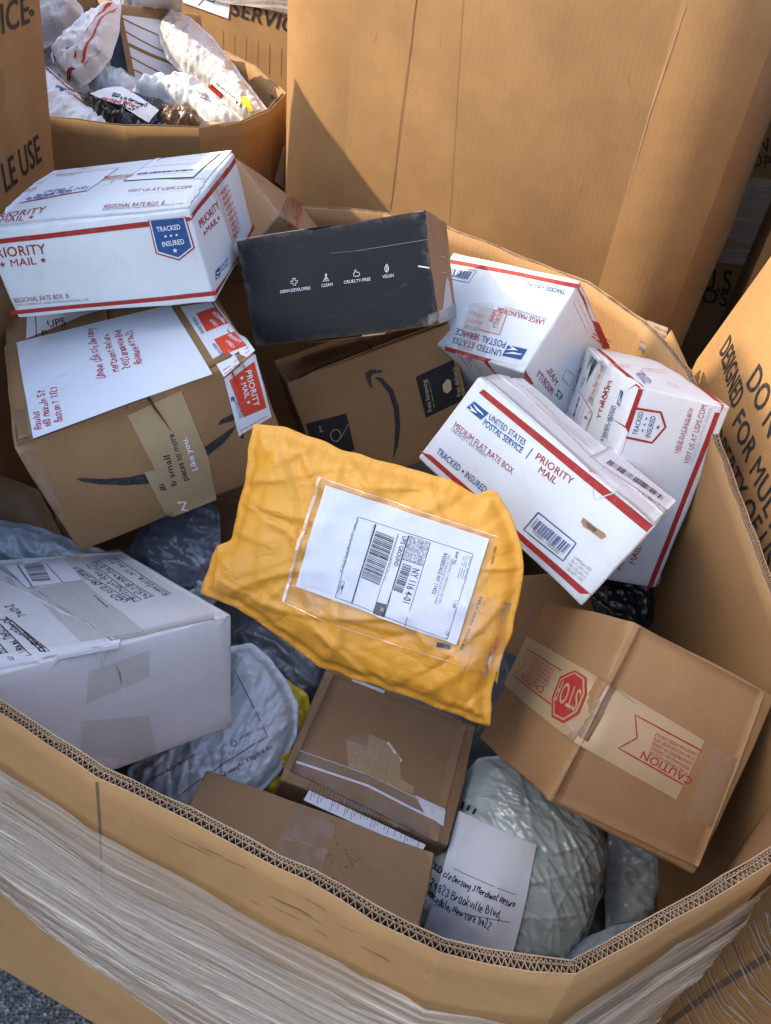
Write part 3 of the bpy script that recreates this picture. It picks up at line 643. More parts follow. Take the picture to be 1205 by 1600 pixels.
# stretch film round the outside
def film_strip(M, sides, top, bot, nm, off=.005, mat='film', nv=70, seed=0, amp=.0022, streaks=0):
    vs, uv = [], []; cols = []; s = 0
    for i in sides:
        e = np.linalg.norm(M.L[-1][(i + 1) % M.k] - M.L[-1][i % M.k]); m = max(3, int(e / .02))
        for a in range(m + (1 if i == sides[-1] else 0)): cols.append((i % M.k, a / m, s + e * a / m))
        s += e
    tot = s
    for (i, f, ss) in cols:
        t, b = top(ss / tot), bot(ss / tot)
        for j in range(nv + 1):
            v = j / nv; h = t + (b - t) * v + .006 * noise.noise((ss * 5, v * 3, seed)); ed = min(1, v * 14, (1 - v) * 14)
            rid = abs(noise.noise((ss * 2.2, v * 46 + ss * 4, seed))) + .6 * abs(noise.noise((ss * 3, v * 110 + ss * 6, seed + 5)))
            q = M.P(i, f, h, -(off + amp * rid * 1.6 + .003 * (1 - ed) * (noise.noise((ss * 30, j, 1)) + .3)))
            vs.append(q); uv.append((ss, v * (t - b) + ss * .06))
    c = nv + 1; fs = [(a * c + b, a * c + b + 1, (a + 1) * c + b + 1, (a + 1) * c + b) for a in range(len(cols) - 1) for b in range(nv)]
    fl = part(nm, vs, fs, MT[mat], M.root, smooth=True, uv=uv)
    rr = random.Random(seed); sv_, sf_ = [], []; nc = len(cols)      # bright ribbons along the film, highlights painted in as pale strands
    for _ in range(streaks):
        j = rr.random() ** 1.1; a0 = rr.randrange(0, max(1, nc - 12)); ln = rr.randrange(10, max(12, nc // 2)); wd = rr.uniform(.0006, .0030) * (2 if rr.random() < .15 else 1); dr = rr.uniform(-.002, .004); b0 = len(sv_)
        idx = list(range(a0, min(a0 + ln, nc)))
        for q_, a in enumerate(idx):
            v = min(max(j + dr * q_ + .012 * noise.noise((q_ * .12, j * 30, seed)), .01), .99) * nv; k0 = int(v); P_ = V(vs[a * c + k0]) * (1 - v + k0) + V(vs[a * c + k0 + 1]) * (v - k0)
            n_ = nrm(vn_of(M, cols[a][0])); tp = .25 + .75 * math.sin(math.pi * (q_ + .5) / len(idx))
            sv_ += [P_ + n_ * .0012 + V((0, 0, wd * tp)), P_ + n_ * .0012 - V((0, 0, wd * tp))]
        sf_ += [(b0 + 2 * i, b0 + 2 * i + 1, b0 + 2 * i + 3, b0 + 2 * i + 2) for i in range(len(idx) - 1)]
    if sv_: part('film_strands_glints', sv_, sf_, MT['strand_glint'], M.root, kind='stuff', smooth=True)
    return fl
def vn_of(M, i):
    e = M.L[-1][(i + 1) % M.k] - M.L[-1][i % M.k]; return (e[1], -e[0], 0)
def lerp_pts(pts): return lambda x: float(np.interp(x, [p[0] for p in pts], [p[1] for p in pts]))
film_strip(main, [15, 0, 1, 2, 3, 4, 5, 6], lerp_pts([(0, .90), (.2, .895), (.38, .885), (.5, .89), (.56, .92), (.62, .945), (.75, .96), (1, .96)]), lerp_pts([(0, .62), (.18, .50), (.3, .36), (.42, .30), (.5, .3), (.56, .40), (.66, .62), (.8, .72), (1, .75)]), 'stretch_film', seed=2, streaks=26)
film_strip(main, [15, 0, 1, 2, 3, 4], lerp_pts([(0, .84), (.25, .82), (.5, .80), (.7, .83), (1, .88)]), lerp_pts([(0, .70), (.3, .56), (.55, .52), (.75, .6), (1, .76)]), 'stretch_film', seed=9, off=.009)
main.line([(151, 1222), (156, 1290), (160, 1400)], 'dark', .0024, key='fold_crease', off=.0012)  # dark line painted for the shade inside the panel slit
for i in range(16):
    u = rnd.random(); x = 170 + u * 560; y = 1228 + u * 290 + rnd.uniform(25, 75) - 10; l = rnd.uniform(8, 46); main.line([(x, y), (x + l, y + l * .48 + rnd.uniform(-4, 4))], rnd.choice(('kraft_d', 'kraft_b')), rnd.uniform(.0005, .0014), key='scuff', off=.0012)
main.flush()
tf = [on_y((1047, 518), 1.30), on_y((1076, 582), 1.20), on_y((1030, 590), 1.22), on_y((1018, 560), 1.27)]
part('torn_flap', tf + [p + V((.004, .008, 0)) for p in tf], [(0, 1, 2, 3), (7, 6, 5, 4), (0, 4, 5, 1), (1, 5, 6, 2), (2, 6, 7, 3), (3, 7, 4, 0)], MT['kraft_w'], main.root)
tc0, tc1, tc2, tc3 = on_y((1012, 500), 1.33), on_y((1044, 512), 1.32), on_y((1034, 556), 1.28), on_y((998, 545), 1.29)
tn = nrm(np.cross(tc1 - tc0, tc3 - tc0)); tn = tn if np.dot(tn, CAM - tc0) > 0 else -tn
vs, fs = grid(10, 60, lambda u, v: tc0 * (1 - u) * (1 - v) + tc1 * u * (1 - v) + tc2 * u * v + tc3 * (1 - u) * v + tn * (.0035 * abs(math.sin(v * math.pi * 5)) + .002 * noise.noise((u * 4, v * 6, 1))))
part('torn_flutes', vs + [p_ - tn * .004 for p_ in vs], fs + [tuple(i + len(vs) for i in f[::-1]) for f in fs], MT['torn'], main.root, smooth=True)
# pallet under the bin
pal = thing('wooden_pallet', 'weathered wooden pallet under the film wrapped bin of parcels', 'pallet', (-.1, .95, 0))
def board(name, x0, x1, y0, y1, z0, z1, root, mat='wood'):
    c = [(x, y, z) for z in (z0, z1) for x, y in ((x0, y0), (x1, y0), (x1, y1), (x0, y1))]
    return part(name, c, [(3, 2, 1, 0), (4, 5, 6, 7), (0, 1, 5, 4), (1, 2, 6, 5), (2, 3, 7, 6), (3, 0, 4, 7)], MT[mat], root)
for i in range(8): board('deck_board', -.56, .44, .47 + i * .145, .47 + i * .145 + .1, .112, .13, pal)
for x in (-.55, -.08, .39): board('stringer', x, x + .045, .46, 1.57, .022, .111, pal)
for y in (.465, .95, 1.46): board('bottom_board', -.56, .44, y, y + .1, .003, .021, pal)

# neighbouring bins
Lp = [(-1.85, .62), (-.88, .60), (-.80, .72), (-.80, 1.86), (-1.85, 1.86)]
Lm = [(-1.85, .62), (-.88, .60), (-.80, .72), (-.80, 1.70), (-1.85, 1.70)]
left = bin_box('bulk_mail_bin', 'tall cardboard bin on the left edge printed SERVICE and MULTIPLE USE', [(.02, Lm), (1.0, Lm), (1.635, Lp)], wob=.004, seed=8)
k1 = crop(0, 0, 2.5104)
left.text('SERVICE', k1(-200, 222, 118, 86, -212, 95), 'ink', 1, off=.0015)
left.line([k1(125 + 6 * math.cos(a), 50 + 9 * math.sin(a))[0] for a in np.linspace(0, 6.28, 13)], 'ink', .004, key='registered_mark', off=.0015)
left.text('LE USE', k1(18, 757, 165, 627, -2, 648), 'ink', 1, off=.0015)
left.quad(k1(-30, 285, 18, 272, 18, 418, -30, 440), 'kraft_b', 'tape', off=.0008)
left.flush()
SHADE_BIN = [(-2.5, 1.92), (-1.52, 1.92), (-1.52, 2.86), (-2.5, 2.86)]  # extra bin added out of view to shade the far bin's contents
bin_box('bulk_mail_bin', 'added unseen cardboard bin beyond the left edge, shading the far open bin', [(.02, SHADE_BIN), (1.80, SHADE_BIN)], wob=.004, seed=3)
# box truck added out of view on the left, placed to shade the heap
trk = thing('shade_truck', 'added white box truck out of view on the left, shading the heap', 'truck', (-5.2, -.25, 0))
def slab(name, x0, x1, y0, y1, z0, z1, mat): return board(name, x0, x1, y0, y1, z0, z1, trk, mat)
slab('cargo_box', -7.6, -2.76, -1.35, .74, 1.05, 4.12, 'truck_white'); slab('chassis', -8.2, -2.8, -1.0, .4, .62, 1.04, 'blacktape'); slab('bumper', -2.78, -2.68, -1.3, .7, .5, .62, 'grey'); slab('cab', -9.6, -7.7, -1.3, .7, .62, 2.7, 'truck_white')
for y0, y1 in ((-1.32, -.31), (-.30, .71)): slab('rear_door', -2.755, -2.72, y0, y1, 1.1, 4.05, 'truck_white')
for x in (-3.7, -8.6):
    for y in (-1.28, .42):
        ws = [(x + .45 * math.cos(t), yy, .45 + .45 * math.sin(t)) for yy in (y, y + .25) for t in np.linspace(0, 2 * math.pi, 25)[:-1]]
        part('wheel', ws, [(i, (i + 1) % 24, 24 + (i + 1) % 24, 24 + i) for i in range(24)] + [tuple(range(24))[::-1], tuple(range(24, 48))], MT['poly_k'], trk)
# far open bin with bags
BL = [(-1.42, 2.25), (-1.25, 2.05), (-1.08, 1.985), (-.907, 1.965), (-.73, 1.975), (-.566, 2.02), (-.475, 2.10), (-.425, 2.22), (-.412, 2.37), (-.54, 2.58), (-.70, 2.76), (-.90, 2.97), (-1.22, 3.18), (-1.45, 2.9)]
far = bin_box('bulk_mail_bin', 'round-cornered open cardboard bin of mailer bags at the upper left', [(.02, scaled(BL, .97)), (1.03, BL)], wob=.003, seed=15)
k7 = crop(320, 200, 5.02)
far.quad(k7(612, 140, 625, 140, 612, 470, 545, 415), 'paper', 'paper_label', off=.001)
z3 = crop(230, 0, 5.239)
far.text('50%', z3(1000, 800, 1085, 835, 1010, 775), 'ink', 1, off=.002)
far.flush()
sv = bin_box('bulk_mail_bin', 'film wrapped cardboard bin marked SERVICE behind the far open bin', [(.02, [(-1.7, 3.62), (.35, 3.12), (.6, 4.2), (-1.5, 4.6)]), (1.9, [(-1.7, 3.62), (.35, 3.12), (.6, 4.2), (-1.5, 4.6)])], wob=.004, seed=21)
sv.text('SERVICE', z3(680, 115, 1290, 300, 705, 0), 'ink', 1, off=.002)
sv.text('STATES', z3(760, 5, 1330, 165, 785, -100), 'ink', 1, off=.002)
sv.quad(z3(245, -80, 690, -40, 668, 152, 300, 20), 'paper', 'paper_label', off=.003)
sv.line(z3(420, 45, 470, -10, 540, 20, 560, 0), 'bluepen', .004, key='handwriting', off=.004)
for i in range(6):
    a = 620 + i * 95; sv.line(z3(a, 250 + i * 28, a - 4, 620), 'kraft_d', .003, key='flute_crease', off=.001)
sv.flush()
film_strip(sv, [0], lerp_pts([(0, .80), (1, .80)]), lerp_pts([(0, .545), (1, .515)]), 'stretch_film', off=.008, seed=31, nv=40, streaks=20)
# tall bin standing right behind the parcels
BB = [(-.34, 1.985), (-.185, 1.862), (.42, 1.738), (.61, 1.755), (.80, 2.15), (.70, 2.75), (-.2, 2.9), (-.33, 2.6)]
big = bin_box('bulk_mail_bin', 'large plain cardboard bin in part sunlight behind the black box', [(.02, scaled(BB, 1.01)), (1.0, scaled(BB, 1.008)), (1.9, BB)], wob=.012, bow=.030, seed=27, mat='kraft_w', step=.03)
k6w = crop(440, 0, 1.5752)
big.quad(k6w(200, -5, 332, -5, 268, 512, 165, 420), 'kraft_w', 'tape', off=.0012, n=6, m=24)
big.line(k6w(332, -5, 268, 515), 'kraft', .0016, key='flute_crease', off=.0012); big.line(k6w(446, -5, 412, 545), 'kraft', .0012, key='flute_crease', off=.0014)
for i in range(26):
    x, y = rnd.uniform(60, 1100), rnd.uniform(10, 560); big.line(k6w(x, y, x + rnd.uniform(-14, 14), y + rnd.uniform(3, 26)), rnd.choice(('kraft_d', 'edge')), rnd.uniform(.0005, .0016), key='scuff', off=.0013)
big.line(k6w(995, 10, 905, 280, 850, 480), 'edge', .002, key='flute_crease', off=.0012)
big.flush()
# bin on the right with printed wall
RP = [(.56, .10), (.9, -.05), (1.6, .0), (1.7, 1.2), (1.3, 1.62), (.80, 1.60), (.56, 1.37)][::1]
RP = [(.56, .10), (.90, -.08), (1.65, .0), (1.70, 1.25), (1.35, 1.66), (.82, 1.63), (.56, 1.37)]
def lean(p, d): return [(x + (d if x < .7 else 0), y) for x, y in p]
right = bin_box('bulk_mail_bin', 'cardboard bin on the right edge printed DO NOT and DESIGNED FOR', [(.02, lean(RP, 0)), (.9, lean(RP, -.012)), (1.22, lean(RP, .065)), (1.5, lean(RP, .13))], wob=.003, seed=33)
z5 = crop(940, 480, 3.811)
right.text('DESIGNED', z5(706, 262, 786, 625, 770, 158), 'ink', 1, off=.0018)
right.text('FOR MULTIPLE', z5(780, 690, 1130, 1673, 842, 592), 'ink', 1, off=.0018)
right.text('DO NOT', z5(862, 452, 1090, 1010, 940, 328), 'ink', 1, off=.0018)
right.text('PROPERTY OF US', z5(612, 650, 985, 1570, 655, 572), 'ink', 1, off=.0018)
z7 = crop(1000, 1380, 5.878)
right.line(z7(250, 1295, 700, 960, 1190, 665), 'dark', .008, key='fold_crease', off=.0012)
for i in range(26):
    x = 330 + i * 34 + rnd.uniform(-15, 15); y = 900 - i * 24 + rnd.uniform(-60, 60)
    right.line(z7(x, y, x + 60 + rnd.uniform(-20, 20), y + 190, x + 200 + rnd.uniform(-30, 40), y + 430, x + 420, y + 640), 'strand_glint', rnd.uniform(.0006, .002), key='film_strands_glints', off=.004)
right.flush()
DK = [(.70, 2.50), (1.9, 2.42), (2.2, 3.2), (.9, 3.4)]
dk = bin_box('bulk_mail_bin', 'shaded cardboard bin printed DESIGNED and PROPERTY at the upper right edge', [(.02, DK), (1.9, DK)], wob=.004, seed=41)
dk.text('DESIGNED', k6w(1062, 345, 1250, 383, 1064, 312), 'ink', 1, off=.002)
dk.text('PROPERTY', k6w(1112, 398, 1290, 432, 1114, 368), 'ink', 1, off=.002)
dk.poly(k6w(1165, 150, 1195, 112, 1290, 115, 1290, 240, 1190, 225, 1160, 205), 'ink', 'emblem', off=.002)
for a in ((1170, 190, 1285, 150, 1285, 157), (1172, 203, 1285, 178, 1285, 184)): dk.poly(k6w(*a), 'kraft_w', 'emblem', off=.003)
dk.line(k6w(1150, 482, 1160, 463, 1171, 481, 1150, 482), 'ink', .008, key='recycling_mark', off=.002)
dk.text('U.S.', k6w(1030, 712, 1120, 720, 1034, 660), 'ink', 1, off=.002)
dk.text('POSTAL', k6w(1004, 735, 1190, 775, 1010, 700), 'ink', 1, off=.002)
dk.flush()
MD = [(.84, 1.95), (1.9, 1.74), (2.05, 2.2), (.97, 2.33)]
bin_box('bulk_mail_bin', 'dark shaded cardboard bin wedged between the tall bin and the printed right bin', [(.02, MD), (1.45, MD)], wob=.004, seed=47)
film_strip(dk, [0], lerp_pts([(0, .48), (1, .48)]), lerp_pts([(0, .34), (1, .35)]), 'stretch_film', off=.01, seed=43, nv=30, streaks=15)

# ------------------------------------------------------------------ parcels (centre and the three edge vectors of each carton, metres)
BX = {
    'regional': ((-0.4572,1.1954,1.1389), (0.3092,0.0020,0.0715), (0.0305,-0.0071,-0.1319), (0.0015,0.2691,-0.0140)),
    'medium': ((0.2309,0.9022,0.9785), (0.2378,-0.1686,-0.0782), (-0.0668,-0.0373,-0.1226), (0.0854,0.1652,-0.0968)),
    'large_flat': ((0.3898,1.0921,0.8820), (0.1478,0.0132,-0.0212), (-0.0343,-0.1008,-0.3020), (-0.0328,0.2436,-0.0776)),
    'amazon1': ((-0.4063,1.0298,0.9301), (0.2951,0.1632,0.0830), (0.0542,0.0019,-0.1962), (-0.1498,0.2905,-0.0386)),
    'black': ((-0.0991,1.2256,1.0863), (0.2873,-0.0134,0.0897), (0.0401,-0.0749,-0.1397), (0.0367,0.1869,-0.0896)),
    'amazon2': ((-0.0458,1.2521,0.8385), (0.2632,0.1248,0.0810), (0.0877,-0.0516,-0.2055), (-0.0561,0.1599,-0.0641)),
    'large_mail': ((0.1832,1.3075,0.9640), (0.2055,-0.1661,0.0545), (-0.0755,-0.1289,-0.1083), (0.1021,0.0740,-0.1592)),
    'whitebox': ((-0.4217,0.6340,0.7814), (0.2435,0.2042,-0.0869), (0.0146,-0.0787,-0.1441), (-0.2444,0.2279,-0.1492)),
    'lower': ((0.0347,0.6567,0.5624), (0.2544,-0.0484,-0.0452), (-0.0400,-0.1996,-0.0110), (-0.0159,0.0086,-0.0984)),
    'plain': ((-0.0656,0.4199,0.5872), (0.3240,-0.0616,-0.0322), (-0.0294,-0.1660,0.0219), (-0.0238,-0.0218,-0.1974)),
    'caution': ((0.3347,0.6218,0.8109), (0.1866,-0.0319,-0.0692), (-0.0795,-0.1619,-0.1397), (-0.0430,0.2010,-0.2086)),
    'behind': ((-0.2955,1.5116,1.0251), (0.0985,0.1317,-0.1235), (0.1041,-0.1221,-0.0472), (-0.0743,-0.0287,-0.0898)),
}
k2 = crop(0, 220, 2.869); k3 = crop(0, 460, 2.6196); k4 = crop(350, 230, 3.0125); k5 = crop(640, 370, 2.1327)
w1 = crop(0, 780, 2.5104); w2 = crop(740, 900, 2.5914); w3 = crop(200, 1000, 2.1518); w4 = crop(600, 1150, 1.9917)
z4 = crop(430, 730, 3.2568); z6 = crop(0, 860, 3.2568); y5 = crop(860, 520, 6.025); y6 = crop(780, 560, 4.155)
G_W = 'white postal cartons in the bin'; G_B = 'brown cartons in the bin'

# --- white regional-rate carton, upper left
b = Carton('postal_carton', 'white postal box with red stripes and blue shield, top left on the heap', BX['regional'], 'white', seed=1, group=G_W)
b.face('F')
b.quad(k2(-72, 448, 668, 359, 672, 383, -70, 470), 'red', 'stripe', n=20, m=1)
b.quad(k2(836, 341, 852, 339, 856, 357, 842, 359), 'red', 'stripe', n=3, m=1)
b.quad(k2(48, 762, 968, 672, 970, 692, 50, 780), 'red', 'stripe', n=20, m=1)
b.poly(k2(666, 352, 834, 336, 876, 478, 806, 534, 702, 502), 'red', 'shield', off=.0007)
b.poly(k2(671, 352, 830, 337, 869, 475, 805, 526, 708, 497), 'whitetape', 'shield_border', off=.0009)
b.poly(k2(677, 354, 825, 340, 861, 473, 803, 518, 713, 490), 'blue', 'shield_field', off=.0012)
b.text('TRACKED', k2(710, 404, 816, 391, 704, 383), 'whiteink', 1, key='shield_lettering', off=.0015)
b.text('* * *', k2(740, 432, 806, 424, 737, 415), 'whiteink', key='shield_lettering', off=.0015)
b.text('INSURED', k2(734, 470, 833, 457, 728, 448), 'whiteink', 1, key='shield_lettering', off=.0015)
b.text('*', k2(778, 500, 806, 497, 773, 474), 'whiteink', key='shield_lettering', off=.0015)
b.text('PRIORITY', k2(-46, 528, 214, 502, -58, 486), 'red', 1)
b.text('* MAIL *', k2(-2, 571, 220, 545, -10, 539), 'red', 1)
b.text('REGIONAL RATE BOX  B', k2(66, 727, 312, 704, 61, 706), 'red')
b.text('FOR DOMESTIC AND INTERNATIONAL USE', k2(76, 742, 402, 715, 73, 732), 'grey')
b.face('T', .0026)
b.face('T'); b.quad(k2(-65, 398, 842, 305, 925, 185, 150, 200), 'white', 'flap', off=.0024, n=24, m=14, thick=True, rag=.012)
b.quad(k2(150, 200, 925, 185, 1040, 48, 245, 140), 'white', 'flap', off=.0022, n=24, m=10, thick=True)
b.lift = .0024
b.text('PRIORITY', k2(-40, 362, 205, 336, -22, 336), 'red', 1)
b.text('* MAIL *', k2(-52, 386, 160, 362, -40, 366), 'red', 1)
b.text('REGIONAL RATE BOX  B', k2(466, 317, 738, 291, 476, 302), 'red')
b.text('FOR DOMESTIC AND INTERNATIONAL USE', k2(460, 326, 822, 291, 466, 319), 'grey')
b.text('VISIT US AT USPS.COM', k2(574, 250, 858, 222, 584, 238), 'red')
b.scribble(k2(574, 259, 830, 234, 580, 251), 'pink', .0007)
b.quad(k2(92, 288, 398, 247, 540, 133, 250, 165), 'paper', 'paper_label', off=.0006, n=8)
b.line(k2(92, 288, 398, 247), 'red', .0014, off=.001); b.line(k2(250, 170, 532, 138), 'red', .0014, off=.001)
b.hand('Uagua 3', k2(205, 250, 330, 232, 216, 238), 'bluepen', .0012, off=.0012); b.hand('Merchant Return 24523', k2(160, 268, 400, 238, 172, 254), 'bluepen', .0012, off=.0012)
b.hand('Rosedale NY 11422', k2(120, 280, 330, 256, 130, 268), 'bluepen', .0012, off=.0012)
b.text('PRIORITY', k2(255, 180, 370, 168, 262, 168), 'pink', 1, off=.0012)
b.quad(k2(562, 200, 872, 178, 1000, 55, 705, 88), 'paper', 'paper_label', off=.0007, n=8)
b.line(k2(562, 200, 872, 178, 1000, 55, 705, 88, 562, 200), 'ink', .0008, off=.001)
b.bars(k2(618, 172, 872, 150, 880, 143, 628, 163), 'ink', 40, off=.001)
b.line(k2(640, 140, 900, 116), 'ink', .0007, off=.001); b.line(k2(600, 178, 860, 158), 'ink', .0007, off=.001)
b.scribble(k2(690, 130, 920, 108, 705, 112), 'grey', .0010, 3, off=.001); b.text('P', k2(705, 103, 735, 100, 716, 84), 'ink', 1, off=.001)
b.quad(k2(455, 200, 600, 183, 615, 160, 480, 175), 'clear', 'clear_tape', off=.001)
b.text('PRIORITY MAIL', k2(470, 192, 596, 178, 478, 178), 'redhot', 1, off=.0012); b.line(k2(463, 218, 500, 214, 515, 192), 'red', .001, off=.0012)
b.text('PRIORITY', k2(95, 243, 165, 233, 103, 228), 'redhot', 1, off=.0012)
b.face('R')
b.quad(k2(852, 337, 868, 330, 1058, 90, 1055, 68), 'red', 'stripe', n=3, m=3)
b.quad(k2(857, 357, 856, 336, 1056, 72, 1060, 95), 'red', 'stripe', n=1, m=12)
b.quad(k2(970, 692, 967, 671, 1062, 532, 1140, 385), 'red', 'stripe', n=1, m=8)
b.quad(k2(1062, 545, 1062, 530, 1136, 372, 1142, 392), 'red', 'stripe', n=1, m=8)
b.text('PRIORITY', k2(903, 394, 978, 300, 892, 362), 'red', 1); b.text('*MAIL*', k2(918, 432, 984, 350, 909, 408), 'red', 1)
b.eagle(k2(966, 585, 986, 572, 985, 607, 968, 628)); b.text('UNITED STATES', k2(982, 582, 1018, 532, 980, 570), 'navy', 1); b.text('POSTAL SERVICE', k2(984, 600, 1020, 552, 982, 588), 'navy', 1)
b.quad(k2(935, 205, 985, 140, 1065, 440, 1040, 470), 'clear', 'clear_tape', off=.001)
for i in range(9):
    y = 250 + i * 24; x = 985 + i * 7
    b.text(rnd.choice(('PRIORITY', 'MAIL*US', '*MAIL*')), k2(x, y, x + 32, y - 40, x - 4, y - 18), 'redhot', 1, off=.0014)
b.line(k2(962, 200, 1052, 520), 'redhot', .0012, off=.0013)
b.flush()

# --- brown carton with smile print, left
b = Carton('brown_carton', 'brown box with black smile and handwritten paper under the shield box', BX['amazon1'], 'kraft_b', seed=2, group=G_B, bulge=.004)
b.face('F')
def smile(b, f, outer, arrow):
    b.poly(f(*outer), 'smile', 'smile_print'); b.poly(f(*arrow), 'smile', 'smile_print')
smile(b, k3, (312, 752, 330, 748, 420, 752, 520, 744, 605, 724, 700, 695, 790, 648, 860, 602, 962, 533, 950, 560, 912, 605, 860, 645, 790, 695, 700, 740, 605, 768, 500, 777, 400, 773, 330, 762),
      (887, 532, 905, 508, 955, 484, 975, 492, 990, 530, 997, 585, 985, 588, 975, 545, 960, 510, 930, 520))
b.quad(k3(522, 495, 742, 392, 862, 690, 665, 770), 'kraft_tape', 'tape', off=.0008, n=10, rag=.006); b.quad(k3(588, 722, 850, 660, 887, 838, 688, 918), 'kraft_tape', 'tape', off=.001, n=10, rag=.008)
for t, q, m in (('Bi', (680, 796, 668, 765, 657, 798), 'ink'), ('b small', (722, 776, 690, 645, 698, 782), 'ink'), ('pieces to more', (770, 755, 708, 560, 746, 763), 'ink'), ('Like you.', (808, 712, 760, 575, 786, 718), 'whiteink')):
    b.text(t, k3(*q), m, 1, off=.0014)
b.line(k3(725, 850, 760, 848, 745, 880, 775, 880), 'whiteink', .004, key='lettering', off=.0014)
b.quad(k3(918, 346, 1044, 242, 1112, 500, 976, 578), 'whitetape', 'tape_label', off=.001, n=8)
b.poly(k3(938, 352, 1040, 272, 1090, 462, 996, 500), 'redhot', 'label_block', off=.0013)
b.text('PRIORITY', k3(1003, 312, 1040, 458, 1026, 304), 'whiteink', 1, off=.0017); b.text('* MAIL *', k3(978, 335, 1010, 452, 998, 326), 'whiteink', 1, off=.0017)
b.text('UNITED STATES', k3(958, 435, 978, 505, 972, 430), 'navy', 1, off=.0014); b.eagle(k3(942, 420, 958, 413, 962, 432, 947, 438)); b.scribble(k3(985, 570, 1100, 510, 980, 555), 'redhot', .0014, 2, off=.0014)
b.quad(k3(68, 650, 140, 620, 318, 1035, 305, 1045), 'clear', 'clear_tape', off=.0008, n=4, m=12)
b.face('T')
b.quad(k3(72, 625, 520, 470, 430, 30, 20, 110), 'kraft_b', 'flap', off=.0026, n=14, thick=True); b.quad(k3(528, 468, 1020, 225, 900, 20, 438, 28), 'kraft_b', 'flap', off=.0026, n=14, thick=True)
b.lift = .0028
b.quad(k3(112, 190, 430, 60, 700, 20, 115, 90), 'paper', 'paper_label', off=.0005, n=6)
b.text('UPS', k3(200, 145, 275, 130, 195, 118), 'ink', 1, off=.001); b.text('P', k3(175, 180, 200, 174, 172, 160), 'ink', 1, off=.001); b.line(k3(155, 195, 150, 95), 'ink', .0012, off=.001)
b.quad(k3(72, 205, 702, 55, 872, 332, 142, 600), 'paper_w', 'paper_label', off=.0012, n=28, stiff=10)
for i, (t, q) in enumerate((('Unique USA c/o Derzong', (440, 358, 385, 150, 408, 366)), ('Merchant Return', (497, 330, 452, 172, 468, 338)), ('24523 Brookville Blvd', (545, 318, 500, 158, 517, 326)), ('Rosedale NY 11422', (592, 300, 545, 162, 565, 307)),
                         ('Raulus', (178, 560, 163, 486, 150, 566)), ('160 Makuln St', (218, 548, 188, 402, 190, 554)), ('Boston TX 7727', (262, 528, 238, 388, 234, 536)))):
    b.hand(t, k3(*q), 'redpen', .0018, off=.0018, seed=i)
b.quad(k3(60, 480, 118, 468, 135, 580, 68, 605), 'kraft_d', 'tape', off=.0006, n=5)
for i in range(26):
    y = 480 + i * 5; b.line(k3(62 + i * .3, y, 112 + i * .6, y - 4), 'ink', .0006, key='hatching', off=.001)
b.quad(k3(742, 62, 905, 35, 1045, 232, 918, 340), 'whitetape', 'tape_label', off=.001, n=8)
b.poly(k3(808, 90, 888, 58, 938, 122, 850, 165), 'redhot', 'label_block', off=.0014); b.poly(k3(880, 196, 962, 157, 1014, 218, 920, 255), 'redhot', 'label_block', off=.0014)
for q in ((870, 90, 915, 122, 880, 80), (858, 120, 892, 145, 868, 108), (935, 180, 985, 212, 945, 170), (925, 205, 960, 232, 935, 195)): b.text('PRIORITY' if q[0] in (870, 935) else '*MAIL*', k3(*q), 'whiteink', 1, off=.0018)
b.text('UNITED STATES', k3(790, 110, 830, 175, 802, 105), 'navy', 1, off=.0015); b.text('UNITED STATES', k3(872, 215, 908, 262, 882, 208), 'navy', 1, off=.0015); b.scribble(k3(920, 330, 1035, 245, 915, 315), 'redhot', .0014, 2, off=.0015)
b.flush()

# --- black carton
b = Carton('black_carton', 'black printed box lying across the middle of the heap', BX['black'], 'black', seed=3, fmats={'R': 'kraft_d', 'B': 'kraft_d'}, bulge=.002, r=.0025)
b.face('F')
for t, q in (('DERM-DEVELOPED', (268, 688, 411, 669, 267, 674)), ('CLEAN', (462, 659, 515, 651, 461, 645)), ('CRUELTY-FREE', (566, 643, 691, 627, 565, 629)), ('VEGAN', (747, 617, 801, 610, 746, 602))): b.text(t, k4(*q), 'whiteink', off=.0008)
L = lambda *a: b.line(k4(*a), 'whiteink', .0009, key='icon', off=.0008)
L(327, 618, 338, 617, 339, 628, 348, 627, 349, 637, 340, 639, 341, 649, 330, 650, 329, 640, 319, 641, 318, 631, 328, 629, 327, 618)
L(478, 599, 488, 597); L(480, 599, 481, 612, 469, 631, 498, 627, 485, 611, 485, 598); L(475, 622, 492, 619)
L(618, 578, 616, 590, 610, 598, 614, 608, 636, 606, 640, 596, 634, 588, 624, 588, 622, 578, 618, 578)
L(766, 550, 775, 566, 774, 580, 767, 588, 759, 582, 757, 568, 766, 550); L(766, 560, 767, 590); L(767, 575, 772, 570)
b.line(k4(630, 487, 960, 434), 'grey', .0007, key='scuff', off=.0007); b.line(k4(915, 560, 968, 568), 'whiteink', .002, key='scuff', off=.0007); b.line(k4(500, 500, 640, 486), 'grey', .0004, key='scuff', off=.0007)
b.line(k4(400, 917, 760, 876), 'edge', .0018, key='worn_edge', off=.0007); b.line(k4(60, 435, 940, 300), 'lgrey', .0007, key='worn_edge', off=.0006)
for i in range(22):
    x, y = rnd.uniform(80, 980), rnd.uniform(340, 900); l = rnd.uniform(5, 40); b.line(k4(x, y, x + l, y - l * rnd.uniform(-1.2, 1.5)), 'scuffink', rnd.uniform(.0002, .0006), key='scuff', off=.0007)
b.quad(k4(960, 790, 1010, 770, 1010, 836, 965, 838), 'clear', 'clear_tape', off=.0008, n=4)
